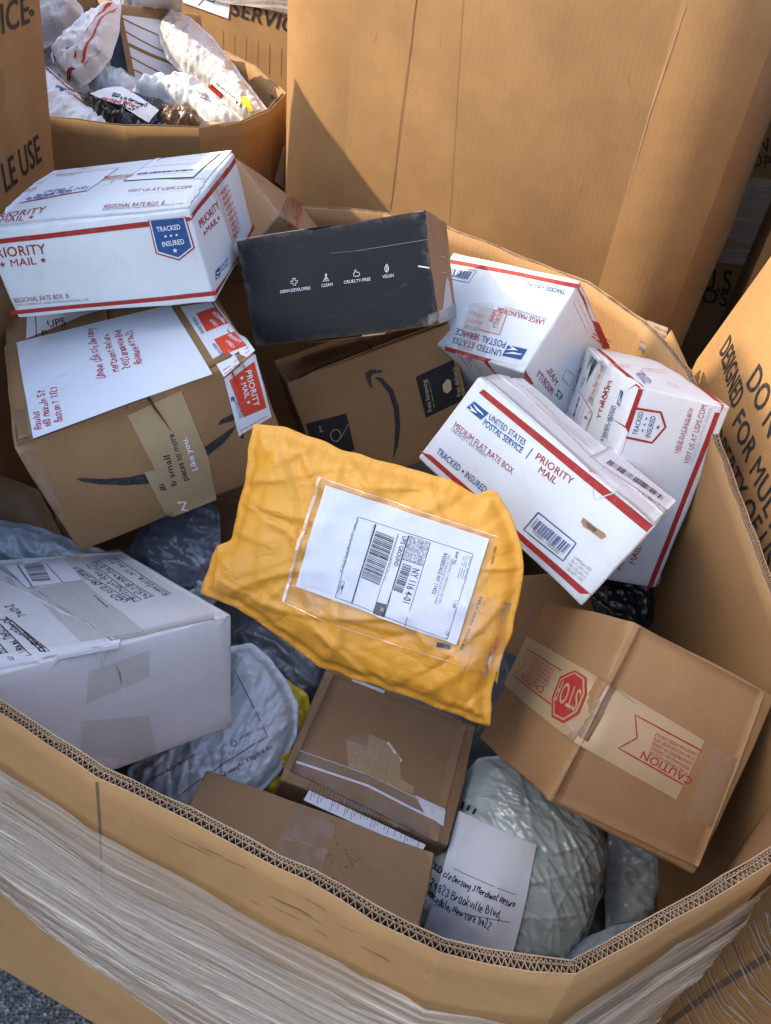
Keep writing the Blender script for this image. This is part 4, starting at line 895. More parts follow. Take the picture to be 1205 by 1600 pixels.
b.face('R'); b.poly(k4(1030, 700, 1038, 640, 1046, 610, 1056, 640, 1070, 720, 1085, 790, 1020, 800), 'lgrey', 'emblem'); b.line(k4(1018, 515, 1038, 520, 1042, 590, 1022, 590, 1018, 515), 'lgrey', .001, key='icon'); b.line(k4(1024, 530, 1036, 575), 'lgrey', .001, key='icon')
b.quad(k4(1010, 770, 1090, 735, 1094, 800, 1012, 830), 'clear', 'clear_tape', off=.0008, n=4)
b.flush()

# --- brown carton with smile print and black tape under the black box
b = Carton('brown_carton', 'brown box with smile and black printed tape under the black box', BX['amazon2'], 'kraft_b', seed=4, group=G_B)
b.face('F')
smile(b, k4, (792, 1470, 800, 1400, 805, 1310, 798, 1230, 775, 1160, 735, 1105, 708, 1086, 722, 1080, 745, 1085, 795, 1140, 822, 1220, 829, 1310, 818, 1400),
      (665, 1062, 690, 1047, 745, 1050, 745, 1060, 700, 1066, 691, 1085, 698, 1128, 690, 1133, 670, 1095))
b.quad(k4(900, 1080, 1102, 988, 1148, 1180, 950, 1272), 'blacktape', 'printed_tape', off=.0008, n=8)
b.text('free listening', k4(978, 1242, 950, 1090, 958, 1248), 'tan', off=.0012); b.scribble(k4(990, 1225, 962, 1100, 980, 1228), 'tan', .0008, 1, off=.0012, words=5)
b.text('free delivery', k4(1116, 1170, 1090, 1032, 1096, 1176), 'tan', off=.0012); b.scribble(k4(1128, 1150, 1104, 1035, 1118, 1152), 'tan', .0008, 1, off=.0012, words=5)
b.poly(k4(1027, 1118, 1048, 1090, 1066, 1096, 1070, 1140, 1050, 1158, 1032, 1150), 'tan', 'icon', off=.0012); b.line(k4(1028, 1118, 1050, 1122, 1066, 1098), 'blacktape', .001, key='icon', off=.0015); b.line(k4(1050, 1122, 1052, 1156), 'blacktape', .001, key='icon', off=.0015)
b.quad(k4(385, 1302, 575, 1250, 615, 1425, 440, 1500), 'blacktape', 'printed_tape', off=.0008, n=8)
b.text('pri', k4(462, 1340, 458, 1310, 445, 1342), 'tan', off=.0012); b.line([k4(525 + 24 * math.cos(a), 1355 + 28 * math.sin(a))[0] for a in np.linspace(0, 6.28, 14)], 'tan', .0012, key='icon', off=.0012); b.line(k4(585, 1300, 550, 1365), 'lgrey', .0008, key='icon', off=.0012)
b.face('T'); b.quad(k4(315, 1105, 690, 955, 640, 900, 260, 1030), 'kraft_b', 'flap', off=.0026, n=8, thick=True); b.quad(k4(700, 950, 1055, 818, 1000, 780, 650, 897), 'kraft_b', 'flap', off=.0026, n=8, thick=True)
b.flush()

# --- brown box behind
b = Carton('brown_carton', 'grey brown box with red printed tape behind the shield box', BX['behind'], 'kraft_d', seed=5, group=G_B)
b.face('F'); b.quad(k7(655, 520, 770, 600, 715, 780, 570, 690), 'clear', 'clear_tape', off=.0008)
b.line(k7(668, 530, 620, 700, 708, 780, 770, 606), 'red', .0016, off=.001); b.text('ORITY', k7(722, 570, 690, 722, 745, 582), 'red', 1, off=.001); b.text('AIL', k7(682, 560, 668, 650, 705, 568), 'red', 1, off=.001)
b.line(k7(600, 660, 612, 625), 'navy', .0012, off=.001); b.line(k7(608, 680, 622, 640), 'navy', .0012, off=.001)
b.flush()

# --- large mailing carton
b = Carton('postal_carton', 'white large mailing box with upside-down print beside the black box', BX['large_mail'], 'white', seed=6, group=G_W)
b.face('F')
b.quad(k5(120, 72, 572, 160, 566, 173, 118, 86), 'red', 'stripe', n=14, m=1); b.quad(k5(120, 366, 388, 440, 384, 456, 118, 380), 'red', 'stripe', n=10, m=1)
b.text('TRACKED _ INSURED', k5(520, 179, 384, 150, 516, 192), 'navy', 1); b.text('LARGE MAILING BOX', k5(452, 280, 296, 236, 446, 296), 'red', 1); b.text('FOR DOMESTIC AND INTERNATIONAL USE', k5(458, 272, 320, 234, 456, 278), 'grey')
b.text('POSTAL SERVICE', k5(326, 352, 160, 308, 318, 372), 'navy', 1); b.text('UNITED STATES', k5(310, 380, 148, 336, 303, 399), 'navy', 1)
b.eagle(k5(394, 376, 330, 362, 308, 396, 372, 412)[2:] + k5(394, 376, 330, 362))
b.line(k5(128, 96, 224, 116, 200, 156, 120, 138), 'navy', .0012); b.bars(k5(135, 104, 212, 120, 196, 146, 128, 130), 'navy', 24); b.scribble(k5(440, 130, 260, 96, 438, 135), 'grey', .0009, 1)
b.quad(k5(205, 225, 285, 225, 250, 425, 150, 400), 'clear', 'clear_tape', off=.001); b.quad(k5(235, 235, 330, 250, 300, 330, 215, 315), 'clear', 'clear_tape', off=.0013)
for i in range(7):
    x, y = 215 - i * 8, 250 + i * 22; b.text(rnd.choice(('PRIORITY', 'UNITED STATES', '*MAIL*')), k5(x + 40, y + 14, x - 10, y, x + 36, y + 26), rnd.choice(('redhot', 'pink', 'navy')), 1, off=.0015)
b.text('PRIORITY', k5(318, 246, 292, 312, 304, 240), 'redhot', off=.0016); b.text('MAIL', k5(296, 250, 278, 292, 282, 246), 'redhot', off=.0016); b.line(k5(330, 250, 302, 330, 236, 312), 'redhot', .0012, off=.0016)
b.face('R')
b.quad(k5(560, 172, 572, 152, 668, 372, 645, 372), 'red', 'stripe', n=1, m=12); b.quad(k5(382, 462, 386, 440, 425, 505, 412, 505), 'red', 'stripe', n=1, m=4)
b.text('PRIORITY', k5(470, 530, 422, 462, 480, 510), 'red', 1); b.text('MAIL', k5(482, 498, 455, 445, 494, 482), 'red', 1)
b.scribble(k5(545, 215, 592, 320, 560, 210), 'pink', .0012, 4, words=6); b.line(k5(505, 470, 518, 440, 545, 462, 530, 500, 505, 470), 'ink', .001)
b.scribble(k5(605, 330, 660, 370, 610, 320), 'redhot', .002, 3, words=4); b.text('EZ', k5(500, 545, 480, 520, 510, 530), 'ink', 1)
b.flush()

# --- large flat-rate carton
b = Carton('postal_carton', 'white large flat rate box with red outlined shield against the right wall', BX['large_flat'], 'white', seed=7, group=G_W)
b.face('F')
b.quad(k5(762, 507, 779, 508, 705, 724, 688, 716), 'red', 'stripe', n=1, m=12); b.quad(k5(1029, 560, 1048, 561, 808, 1170, 791, 1168), 'red', 'stripe', n=1, m=24)
b.line(k5(752, 571, 836, 584, 851, 632, 806, 684, 721, 668), 'red', .0036, key='shield')
b.text('TRACKED', k5(757, 661, 779, 583, 742, 658), 'blue', 1, key='shield_lettering'); b.text('INSURED', k5(799, 669, 820, 597, 783, 666), 'blue', 1, key='shield_lettering')
b.text('* * *', k5(778, 652, 795, 598, 768, 650), 'blue', key='shield_lettering'); b.text('*', k5(830, 644, 836, 624, 815, 640), 'blue', key='shield_lettering')
b.text('LARGE FLAT RATE BOX', k5(890, 720, 946, 572, 877, 716), 'red'); b.text('ONE RATE * ANY WEIGHT', k5(900, 716, 942, 592, 893, 713), 'red')
b.text('VISIT US AT USPS.COM', k5(928, 757, 992, 563, 911, 752), 'red'); b.text('ORDER FREE SUPPLIES ONLINE', k5(941, 760, 1010, 572, 932, 756), 'lgrey')
b.text('PRIORITY', k5(705, 1110, 738, 1010, 688, 1105), 'red', 1); b.text('MAIL', k5(748, 1092, 772, 1030, 728, 1086), 'red', 1); b.scribble(k5(895, 1000, 985, 760, 890, 998), 'pink', .0009, 1, words=30); b.scribble(k5(830, 1160, 950, 830, 826, 1158), 'pink', .0009, 1, words=30)
b.face('T')
b.quad(k5(622, 371, 634, 372, 780, 506, 764, 506), 'red', 'stripe', n=1, m=12); b.quad(k5(852, 410, 858, 410, 1048, 560, 1032, 560), 'red', 'stripe', n=1, m=10)
b.scribble(y5(480, 300, 760, 330, 500, 285), 'pink', .0022, 2, words=7); b.scribble(y5(850, 360, 1080, 390, 860, 340), 'pink', .0022, 2, words=6); b.scribble(y5(1090, 470, 1205, 520, 1095, 490), 'pink', .0018, 2, words=5)
b.text('UNITED STATES', y5(880, 500, 800, 400, 900, 480), 'blue', 1); b.text('POSTAL SERVICE', y5(930, 500, 830, 390, 950, 470), 'blue', 1)
b.quad(y5(350, 160, 460, 280, 480, 270, 420, 160), 'white', 'flap', off=.0022, n=4, thick=True)
b.face('L')
b.text('PRIORITY', y5(598, 455, 485, 820, 560, 448), 'red', 1); b.text('MAIL', y5(560, 515, 505, 700, 520, 510), 'red', 1)
b.text('UNITED STATES', y5(635, 695, 540, 1000, 612, 685), 'blue', 1); b.text('POSTAL SERVICE', y5(612, 690, 510, 1030, 588, 684), 'blue', 1); b.eagle(y5(632, 670, 672, 532, 692, 560, 655, 700))
b.line(y5(265, 540, 412, 760, 360, 930), 'ink', .0012); b.line(y5(325, 262, 205, 600), 'ink', .001); b.line(y5(120, 450, 175, 380, 215, 460, 165, 520), 'ink', .001)
b.quad(y5(270, 545, 408, 758, 330, 960, 175, 700), 'paper', 'paper_label', off=.0005)
b.bars(y5(278, 600, 225, 780, 240, 800, 290, 622), 'ink', 14); b.scribble(y5(320, 640, 250, 860, 345, 680), 'grey', .0012, 2, words=5); b.text('P', y5(370, 800, 362, 830, 345, 780), 'ink', 1); b.line(y5(380, 745, 400, 760, 385, 830, 362, 812, 380, 745), 'ink', .001)
b.text('PRIORITY', y5(300, 330, 225, 560, 280, 322), 'navy', 1); b.scribble(y5(330, 420, 290, 530, 320, 410), 'navy', .0016, 2, words=3)
b.quad(y5(480, 300, 545, 320, 410, 690, 350, 640), 'clear', 'clear_tape', off=.0009)
for i in range(5): b.text('PRIORITY', y5(505 - i * 24, 320 + i * 72, 488 - i * 24, 375 + i * 72, 485 - i * 24, 312 + i * 72), 'redhot', 1, off=.0012)
b.line(y5(345, 660, 385, 600, 410, 620, 395, 690), 'red', .0012, off=.0012); b.line(y5(448, 345, 400, 500, 430, 500), 'ink', .001, off=.0012)
b.flush()

# --- medium flat-rate carton
b = Carton('postal_carton', 'white medium flat rate box with torn hole lying on the large one', BX['medium'], 'white', seed=8, group=G_W)
b.face('F')
b.quad(k5(204, 497, 220, 486, 812, 962, 790, 985), 'red', 'stripe', n=1, m=20); b.quad(k5(36, 716, 48, 706, 606, 1192, 592, 1210), 'red', 'stripe', n=1, m=20)
b.eagle(k5(216, 548, 266, 590, 238, 610, 189, 570)); b.text('UNITED STATES', k5(262, 606, 382, 696, 271, 589), 'navy', 1); b.text('POSTAL SERVICE', k5(242, 624, 372, 722, 252, 606), 'navy', 1); b.line(k5(256, 613, 378, 706), 'navy', .0008); b.line(k5(412, 704, 388, 738), 'navy', .0012)
b.text('PRIORITY', k5(417, 738, 540, 826, 428, 718), 'red', 1); b.text('MAIL', k5(426, 782, 486, 824, 438, 763), 'red', 1)
b.text('MEDIUM FLAT RATE BOX', k5(145, 634, 342, 792, 154, 615), 'red'); b.text('ONE RATE * ANY WEIGHT', k5(137, 645, 258, 738, 142, 634), 'grey'); b.text('TRACKED _ INSURED', k5(89, 720, 252, 855, 100, 702), 'navy', 1)
b.line(k5(432, 917, 556, 1020, 512, 1080, 382, 975, 432, 917), 'navy', .0018, key='barcode_frame'); b.bars(k5(428, 937, 540, 1028, 514, 1056, 404, 965), 'navy', 26, seed=4); b.text('P50001 1000000', k5(408, 984, 496, 1058, 415, 974), 'grey')
for i, t in enumerate(('O-FRB June 2020', 'ID: 11 x 8.5 x 5.5', 'OD: 11.25 x 8.75 x 6', 'ODCUFT: 0.341')): b.text(t, k5(548 - i * 9, 1070 + i * 12, 604 - i * 9, 1116 + i * 12, 552 - i * 9, 1061 + i * 12), 'grey')
b.scribble(k5(370, 1020, 450, 1090, 374, 1012), 'pink', .0008, 1, words=12)
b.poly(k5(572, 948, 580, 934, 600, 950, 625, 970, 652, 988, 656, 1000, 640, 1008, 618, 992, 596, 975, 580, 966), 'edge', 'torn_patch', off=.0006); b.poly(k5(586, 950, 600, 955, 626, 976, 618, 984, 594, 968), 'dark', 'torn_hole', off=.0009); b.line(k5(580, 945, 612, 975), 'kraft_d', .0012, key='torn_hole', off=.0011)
b.face('T')
b.quad(k5(238, 466, 808, 958, 842, 925, 300, 462), 'white', 'flap', off=.0022, n=20, m=4, thick=True, rag=.003)
b.quad(k5(306, 462, 600, 740, 655, 706, 368, 474), 'white', 'flap', off=.0012, n=12, thick=True)
b.quad(k5(595, 742, 855, 915, 884, 884, 662, 704), 'paper', 'paper_label', off=.0022, n=10, thick=True)
b.lift = .0026
b.line(k5(595, 742, 662, 704, 884, 884), 'ink', .0008, off=.0006); b.bars(k5(648, 762, 832, 884, 846, 872, 664, 750), 'ink', 46, off=.0006, seed=9); b.scribble(k5(635, 770, 840, 905, 632, 776), 'grey', .0009, 2, off=.0006, words=14); b.scribble(k5(700, 745, 870, 870, 712, 735), 'grey', .0008, 2, off=.0006, words=12)
b.scribble(k5(362, 492, 590, 690, 372, 486), 'redhot', .002, 1, off=.0006, words=12); b.line(k5(470, 600, 590, 700), 'dark', .0014, off=.0006); b.line(k5(340, 505, 430, 575), 'redhot', .001, off=.0006)
b.flush()

# --- caution-tape carton
b = Carton('brown_carton', 'brown box with red STOP caution tape at the lower right', BX['caution'], 'kraft_b', seed=9, group=G_B, bulge=.004)
b.face('F'); b.quad(w2(672, 205, 1175, 475, 905, 1175, 322, 905), 'kraft_b', 'flap', off=.0024, n=18, thick=True, rag=.004); b.lift = .0024
b.quad(w2(548, 436, 925, 662, 812, 900, 405, 672), 'kraft_tape', 'printed_tape', off=.0007, n=10)
b.text('CAUTION', w2(880, 815, 672, 700, 866, 842), 'red', 1, off=.0011)
b.line(w2(912, 702, 645, 558, 652, 650, 578, 692, 838, 838), 'red', .0017, off=.0011)
for i, t in enumerate(('IF SEAL IS BROKEN CHECK FOR', 'HIDDEN DAMAGE AND CONCEALED', 'LOSS IN PRESENCE OF CARRIER', 'DO NOT GIVE CLEAR RECEIPT UNTIL', 'CONTENTS ARE CHECKED CAREFULLY')):
    b.text(t, w2(856 + i * 10, 788 - i * 19, 702 + i * 6, 700 - i * 18, 850 + i * 10, 800 - i * 19), 'red', off=.0011)
b.quad(w2(960, 690, 1080, 745, 985, 1018, 835, 975), 'kraft_d', 'clear_tape', off=.0006, n=5)
b.quad(w2(548, 436, 575, 452, 432, 690, 405, 672), 'clear', 'clear_tape', off=.0012, n=3)
b.face('L')
b.quad(w2(218, 245, 545, 432, 400, 668, 125, 440), 'kraft_tape', 'printed_tape', off=.0009, n=10)
b.poly(w2(425, 388, 466, 416, 462, 480, 428, 560, 370, 600, 326, 575, 330, 500, 365, 415), 'red', 'stop_sign', off=.0012); b.poly(w2(424, 396, 458, 421, 455, 478, 423, 551, 371, 588, 334, 568, 338, 504, 369, 424), 'kraft_tape', 'stop_sign_border', off=.0014); b.poly(w2(423, 402, 452, 424, 449, 477, 419, 545, 372, 580, 340, 562, 344, 506, 372, 430), 'red', 'stop_sign_field', off=.0016)
b.text('STOP', w2(450, 470, 368, 427, 418, 552), 'kraft_tape', 1, off=.002, key='stop_lettering')
b.text('CAUTION', w2(306, 462, 205, 393, 292, 486), 'red', 1, off=.0012); b.line(w2(372, 392, 220, 296, 205, 365, 162, 402, 326, 526), 'red', .0017, off=.0012)
for i, t in enumerate(('IF SEAL IS BROKEN CHECK FOR', 'HIDDEN DAMAGE AND CONCEALED', 'LOSS IN PRESENCE OF CARRIER', 'DO NOT GIVE CLEAR RECEIPT UNTIL', 'CONTENTS ARE CHECKED')):
    b.text(t, w2(316 + i * 7, 448 - i * 15, 224 + i * 7, 388 - i * 15, 311 + i * 7, 457 - i * 15), 'red', off=.0012)
b.flush()

# --- white carton with handwriting, left
b = Carton('white_carton', 'greyish white box with black handwritten address at the left rim', BX['whitebox'], 'white_g', seed=10, bulge=.002)
b.face('T'); b.quad(z6(-160, 640, 608, 475, 560, 440, -200, 60), 'white_g', 'flap', off=.0022, n=16, thick=True, rag=.006); b.quad(z6(-160, 640, 606, 494, 612, 462, -160, 560), 'whitetape', 'flap_edge', off=.0038, n=14, m=3, thick=True)
b.quad(z6(570, 468, 1160, 335, 620, 12, -60, 60), 'white_g', 'flap', off=.0016, n=16, thick=True); b.lift = .0032
b.quad(z6(145, 215, 420, 165, 735, 415, 410, 475), 'kraft_d', 'clear_tape', off=-.0004, n=8) if False else b.quad(z6(145, 215, 420, 165, 735, 415, 410, 475), 'greytape', 'tape', off=.0003, n=10)
for i in (1, 5, 6, 11): b.line(z6(160 + i * 19, 213 - i * 3, 400 + i * 20, 460 - i * 4), 'white_g', .0010, key='tape_wrinkle', off=.0006)
b.line(z6(330, 190, 420, 270, 560, 420), 'lgrey', .004, key='tape_wrinkle', off=.0006)
for i, (t, p0, p1) in enumerate((('UGD c/o Derzong 3', (652, 262), (378, 98)), ('Merchant Return', (712, 262), (452, 78)), ('24523 Brookville Blvd', (776, 243), (486, 60)), ('Rosedale, NY 11422', (862, 230), (575, 44)))):
    q = z6(*p0, *p1, p0[0] - 26, p0[1] + 13); b.hand(t, q, 'ink', .0013 if i else .0016, off=.0007, seed=i + 11); b.line([(q[0][0] + 3, q[0][1] - 1), (q[1][0] + 3, q[1][1] - 1)], 'ink', .0012, key='handwriting', off=.0007)
for i, (t, p0, p1) in enumerate((('NAOMI TINSLEY', (78, 572), (-70, 415)), ('2 TRAIN TINSLEY', (160, 548), (-5, 385)), ('FARMINGTON OK', (254, 525), (30, 352)), ('74012', (140, 345), (55, 288)))):
    q = z6(*p0, *p1, p0[0] - 34, p0[1] + 12); b.hand(t, q, 'ink', .0015, off=.0007, seed=i + 21)
    if i < 3: b.line([q[0], q[1]], 'ink', .0012, key='handwriting', off=.0007)
b.line(z6(235, 528, 60, 372), 'ink', .0016, key='handwriting', off=.0007); b.line(z6(215, 530, 45, 380), 'ink', .0016, key='handwriting', off=.0007)
b.quad(z6(25, 95, 330, 58, 420, 165, 140, 205), 'paper', 'paper_label', off=.0004, n=6); b.bars(z6(165, 175, 120, 85, 215, 75, 262, 170), 'grey', 16, off=.0008); b.line(z6(90, 88, 165, 200), 'ink', .0016, off=.0008); b.line(z6(222, 68, 320, 178), 'ink', .001, off=.0008)
b.scribble(z6(60, 190, 35, 140, 75, 190), 'grey', .001, 2, off=.0008, words=4); b.scribble(z6(550, 298, 480, 238, 540, 302), 'ink', .0014, 1, off=.0008, words=5); b.scribble(z6(290, 70, 245, 66, 285, 78), 'grey', .001, 2, off=.0008, words=3)
b.face('F'); b.quad(w1(345, 672, 585, 590, 585, 695, 335, 800), 'clear', 'clear_tape', off=.0009, n=8); b.quad(w1(312, 868, 580, 845, 620, 1030, 320, 1000), 'clear', 'clear_tape', off=.0009, n=8)
b.flush()

# --- brown carton with packing-list pouch
b = Carton('brown_carton', 'brown box with clear packing list pouch under the yellow envelope', BX['lower'], 'kraft_d', seed=11, group=G_B, fmats=None)
b.face('F')
b.quad(w3(692, 118, 1135, 292, 1040, 680, 545, 440), 'kraft_d', 'flap', off=.002, n=14, thick=True)
b.lift = .002
b.quad(w3(755, 125, 866, 165, 860, 182, 752, 140), 'whitetape', 'tape_label', off=.0008, n=4)
b.poly(w3(730, 335, 800, 365, 810, 320, 865, 345, 912, 400, 915, 470, 960, 495, 955, 520, 830, 470, 740, 430), 'kraft_tape', 'torn_patch', off=.0006)
for i in range(8): b.line(w3(815 + i * 9, 335 + i * 4, 785 + i * 11, 450 + i * 5), 'kraft_d', .0008, key='torn_patch', off=.0009)
b.quad(w3(730, 330, 800, 320, 830, 425, 740, 420), 'clear', 'clear_tape', off=.001, n=5); b.line(w3(870, 348, 915, 410, 905, 420), 'whitetape', .004, key='tape_wrinkle', off=.0012)
b.quad(w3(610, 505, 1000, 690, 985, 720, 590, 540), 'paper', 'paper_label', off=.0012, n=6)
b.quad(w3(575, 358, 1068, 572, 1045, 695, 555, 470), 'pouch', 'clear_pouch', off=.0022, n=14, m=6)
b.quad(w3(577, 362, 1066, 575, 1060, 625, 560, 400), 'whitetape', 'pouch_seal', off=.0032, n=18, m=3, rag=.006) if False else None
b.line(w3(566, 410, 800, 492, 1058, 618), 'whitetape', .0035, key='pouch_seal', off=.003); b.line(w3(575, 372, 800, 455, 1066, 578), 'lgrey', .0016, key='pouch_seal', off=.003); b.poly(w3(965, 525, 1067, 572, 1060, 628, 1000, 590), 'whitetape', 'pouch_seal', off=.0028)
for i in range(34):
    x = 615 + i * 11.2; y = 480 + i * 5.1; b.line(w3(x, y, x - 14, y + 24 + rnd.uniform(0, 40)), 'ink', .0007, key='small_print', off=.0026)
b.flush()

# --- plain carton at the front rim
b = Carton('brown_carton', 'plain flat brown box right behind the front rim', BX['plain'], 'kraft_d', seed=12, group=G_B)
b.face('F'); b.quad(w3(560, 545, 710, 592, 640, 800, 480, 740), 'clear', 'clear_tape', off=.0008, n=8); b.line(w3(520, 672, 600, 690, 670, 718), 'tan', .0008, key='tape_wrinkle')
for i in range(30):
    x, y = rnd.gauss(720, 45), rnd.gauss(735, 40); b.line(w3(x, y, x + 4, y + 1), 'ink', rnd.uniform(.0006, .0016), key='specks')
b.flush()

# ------------------------------------------------------------------ yellow padded envelope
LBn = nrm(np.cross(V((0.2067, -0.0571, -0.0023)), V((-0.0226, -0.0773, -0.1144)))); LBn = LBn if np.dot(LBn, CAM - V((.0166, .69, .99))) > 0 else -LBn
ENV = [(395, 663), (430, 664), (470, 676), (545, 705), (612, 724), (700, 748), (747, 774), (753, 767), (776, 769), (797, 800), (813, 850), (819, 885), (813, 930), (801, 985), (777, 1050), (766, 1090), (768, 1136), (740, 1128), (660, 1098), (570, 1065), (500, 1043), (430, 990), (370, 950), (312, 926), (338, 852), (362, 842), (376, 775), (384, 745), (390, 700)]
e = pillow('padded_envelope', 'crumpled yellow padded envelope with white shipping label in the middle', 'envelope', ENV, 1.02, LBn, .019, 'manila', seam=.010, pucker=.004, wr=.0028, wf=4, seed=3, crease=6, folds=64, fold_h=.0044, fold_w=.011, fold_l=(.04, .20), step=.003, back=.5, soft=.055, body='envelope_skin')
e._n = LBn
e.quad(z4(262, 90, 1092, 362, 925, 902, 112, 602), 'paper', 'paper_label', off=.0026, n=36, m=26, stiff=14)
for q, wd in (((520, 285, 395, 690), .0016), ((685, 345, 555, 760), .0014), ((795, 380, 665, 805), .0006), ((1010, 440, 880, 870), .0006), ((430, 250, 310, 660), .0006), ((430, 250, 1010, 440), .0006), ((310, 660, 880, 870), .0006), ((632, 335, 502, 735), .0006), ((650, 465, 755, 500), .0006)):
    e.line(z4(*q), 'ink', wd, off=.0018)
e.bars(z4(520, 320, 440, 560, 535, 600, 614, 358), 'ink', 42, off=.0018, seed=2); e.bars(z4(655, 487, 605, 622, 650, 640, 700, 502), 'ink', 24, off=.0018, seed=3)
e.poly(z4(518, 680, 576, 692, 560, 762, 500, 742), 'ink', 'label_block', off=.0018); e.poly(z4(545, 705, 562, 712, 556, 735, 538, 725), 'grey', 'label_block', off=.0021)
for t, q, m, bd in (('NY 116 4-01', (705, 508, 648, 690, 740, 518), 'ink', 1), ('UPS GROUND', (655, 345, 605, 500, 676, 351), 'ink', 1), ('ROSEDALE NY 11422', (862, 432, 800, 640, 880, 437), 'ink', 1), ('245-23 BROOKVILLE BOULEVARD', (884, 442, 812, 690, 896, 446), 'grey', 0),
                 ('DERZONG 3 MERCHANT RETURN', (900, 462, 832, 690, 912, 466), 'grey', 0), ('SHIP TO:', (925, 425, 905, 492, 938, 429), 'ink', 1), ('1 LBS', (918, 668, 905, 712, 932, 672), 'ink', 0), ('1 OF 1', (880, 812, 866, 865, 894, 816), 'ink', 0),
                 ('TRACKING NO. 1Z 380 97E 03 7344 1 2770', (628, 345, 560, 575, 636, 348), 'grey', 0), ('BILLING P/P', (505, 290, 480, 370, 513, 293), 'grey', 0)): e.text(t, z4(*q), m, bd, off=.0018)
for i in range(4): e.scribble(z4(1000 - i * 12, 450, 965 - i * 12, 565, 990 - i * 12, 448), 'grey', .0007, 1, off=.0018, words=3, seed=i)
for i in range(3): e.scribble(z4(432 - i * 9, 262 + i * 12, 352 - i * 9, 520 + i * 12, 424, 262), 'grey', .0006, 1, off=.0018, words=8, seed=i + 9)
e.line(z4(345, 575, 360, 580, 340, 642, 325, 635, 345, 575), 'ink', .0006, off=.0018); e.poly(z4(346, 596, 352, 598, 345, 618, 339, 615), 'ink', 'label_block', off=.0019)
P0, X, Y, nn = e.frame(*z4(690, 345, 795, 380, 650, 465))
mr = random.Random(4)
for i in range(33):
    for j in range(30):
        dx, dy = i / 32 - .5, j / 29 - .5; rr = math.hypot(dx, dy)
        if (rr < .14 and int(rr * 42) % 2 == 0) or (rr >= .14 and mr.random() < .5):
            a, c = i / 33, j / 30; e.uvpoly((P0, X, Y, nn), [(a, c), (a + .028, c), (a + .028, c + .03), (a, c + .03)], [(0, 1, 2, 3)], 'matrix_code', 'grey', .0018)
e.quad(z4(236, 48, 1132, 352, 985, 985, 42, 682), 'pouch', 'clear_pouch', off=.003, n=30, m=22, rag=.006)
for q, wd in (((232, 50, 45, 680), .004), ((46, 684, 400, 830, 930, 1000), .0012), ((240, 52, 1130, 350), .001)): e.line(z4(*q), 'strand_glint', wd, key='pouch_seal', off=.0036)
e.poly(z4(826, 888, 896, 905, 890, 926, 820, 912), 'ink', 'label_block', off=.0018)
e.text('SELF-SEAL MAILER', z4(1045, 655, 940, 930, 1056, 660), 'ink', 0, off=.001); e.text('PEEL HERE', z4(1118, 400, 1098, 490, 1128, 403), 'ink', 0, off=.001)
e.quad(k6(1000, 620, 1060, 640, 1010, 860, 940, 830) if False else z4(1000, 640, 1200, 690, 1130, 1100, 930, 1010), 'pouch', 'clear_tape', off=.0012, n=10, m=10, rag=.02)
e.flush()

# ------------------------------------------------------------------ bags in the bin
p = pillow('poly_bag', 'bulging grey green poly bag with taped handwritten paper at the front', 'bag', [(700, 1290), (715, 1230), (745, 1185), (800, 1178), (860, 1215), (930, 1270), (952, 1330), (940, 1400), (915, 1470), (880, 1515), (780, 1530), (690, 1500), (640, 1450), (650, 1360)], 1.22, (.05, -.35, .9), .085, 'poly_g', seam=.004, pucker=.005, wr=.0022, wf=5, seed=5, back=.9, crease=0, folds=230, fold_h=.0026, fold_w=.0045, fold_l=(.05, .20), fold_dir=-.75, step=.0024)
p._n = nrm(V((-.05, -.55, .8)))
p.quad(w4(228, 222, 472, 335, 380, 718, 108, 622), 'paper_w', 'paper_label', off=.0028, n=36, stiff=60)
for i, (t, q) in enumerate((('UGD c/o Derzong 3 Merchant Return', (148, 408, 405, 532, 152, 385)), ('24823 Brookville Blvd,', (140, 462, 362, 568, 144, 436)), ('Rosedale, New York 11422', (132, 490, 330, 600, 136, 468)))): p.hand(t, w4(*q), 'ink', .0013, off=.0026, seed=i + 2, slant=.35)
p.line(w4(215, 408, 410, 492), 'grey', .0012, key='fold_mark', off=.0024); p.line(w4(150, 515, 390, 575), 'grey', .0012, key='fold_mark', off=.0024); p.line(w4(160, 640, 300, 705), 'grey', .001, key='fold_mark', off=.0024)
for a in ((240, 225, 248, 205), (258, 232, 266, 215), (276, 242, 286, 226)): p.line(w4(*a), 'ink', .003, key='pen_marks', off=.0015)
p.line(w4(672, 490, 680, 460), 'ink', .002, key='pen_marks', off=.0015); p.text('48', w4(632, 470, 658, 475, 634, 446), 'grey', 0, off=.0015)
p.flush()
pillow('poly_bag', 'grey poly bag in shadow beneath the caution tape box', 'bag', [(950, 1290), (1000, 1310), (1050, 1350), (1035, 1400), (1020, 1445), (985, 1460), (945, 1455), (945, 1380)], 1.30, (.1, -.3, .9), .026, 'poly_g', wr=.008, wf=16, seed=6, crease=0, folds=90, fold_h=.0034, fold_w=.006, fold_l=(.04, .16), fold_dir=-.5, step=.0045)
pillow('poly_bag', 'pale blue poly bag tucked under the front right rim', 'bag', [(1002, 1437), (990, 1470), (960, 1510), (930, 1540), (870, 1540), (880, 1500), (905, 1470), (950, 1450)], 1.16, (0, -.3, .95), .03, 'poly_b', wr=.004, wf=14, seed=7, crease=0, folds=90, fold_h=.0034, fold_w=.006, fold_l=(.04, .16), fold_dir=-.5, step=.0045)
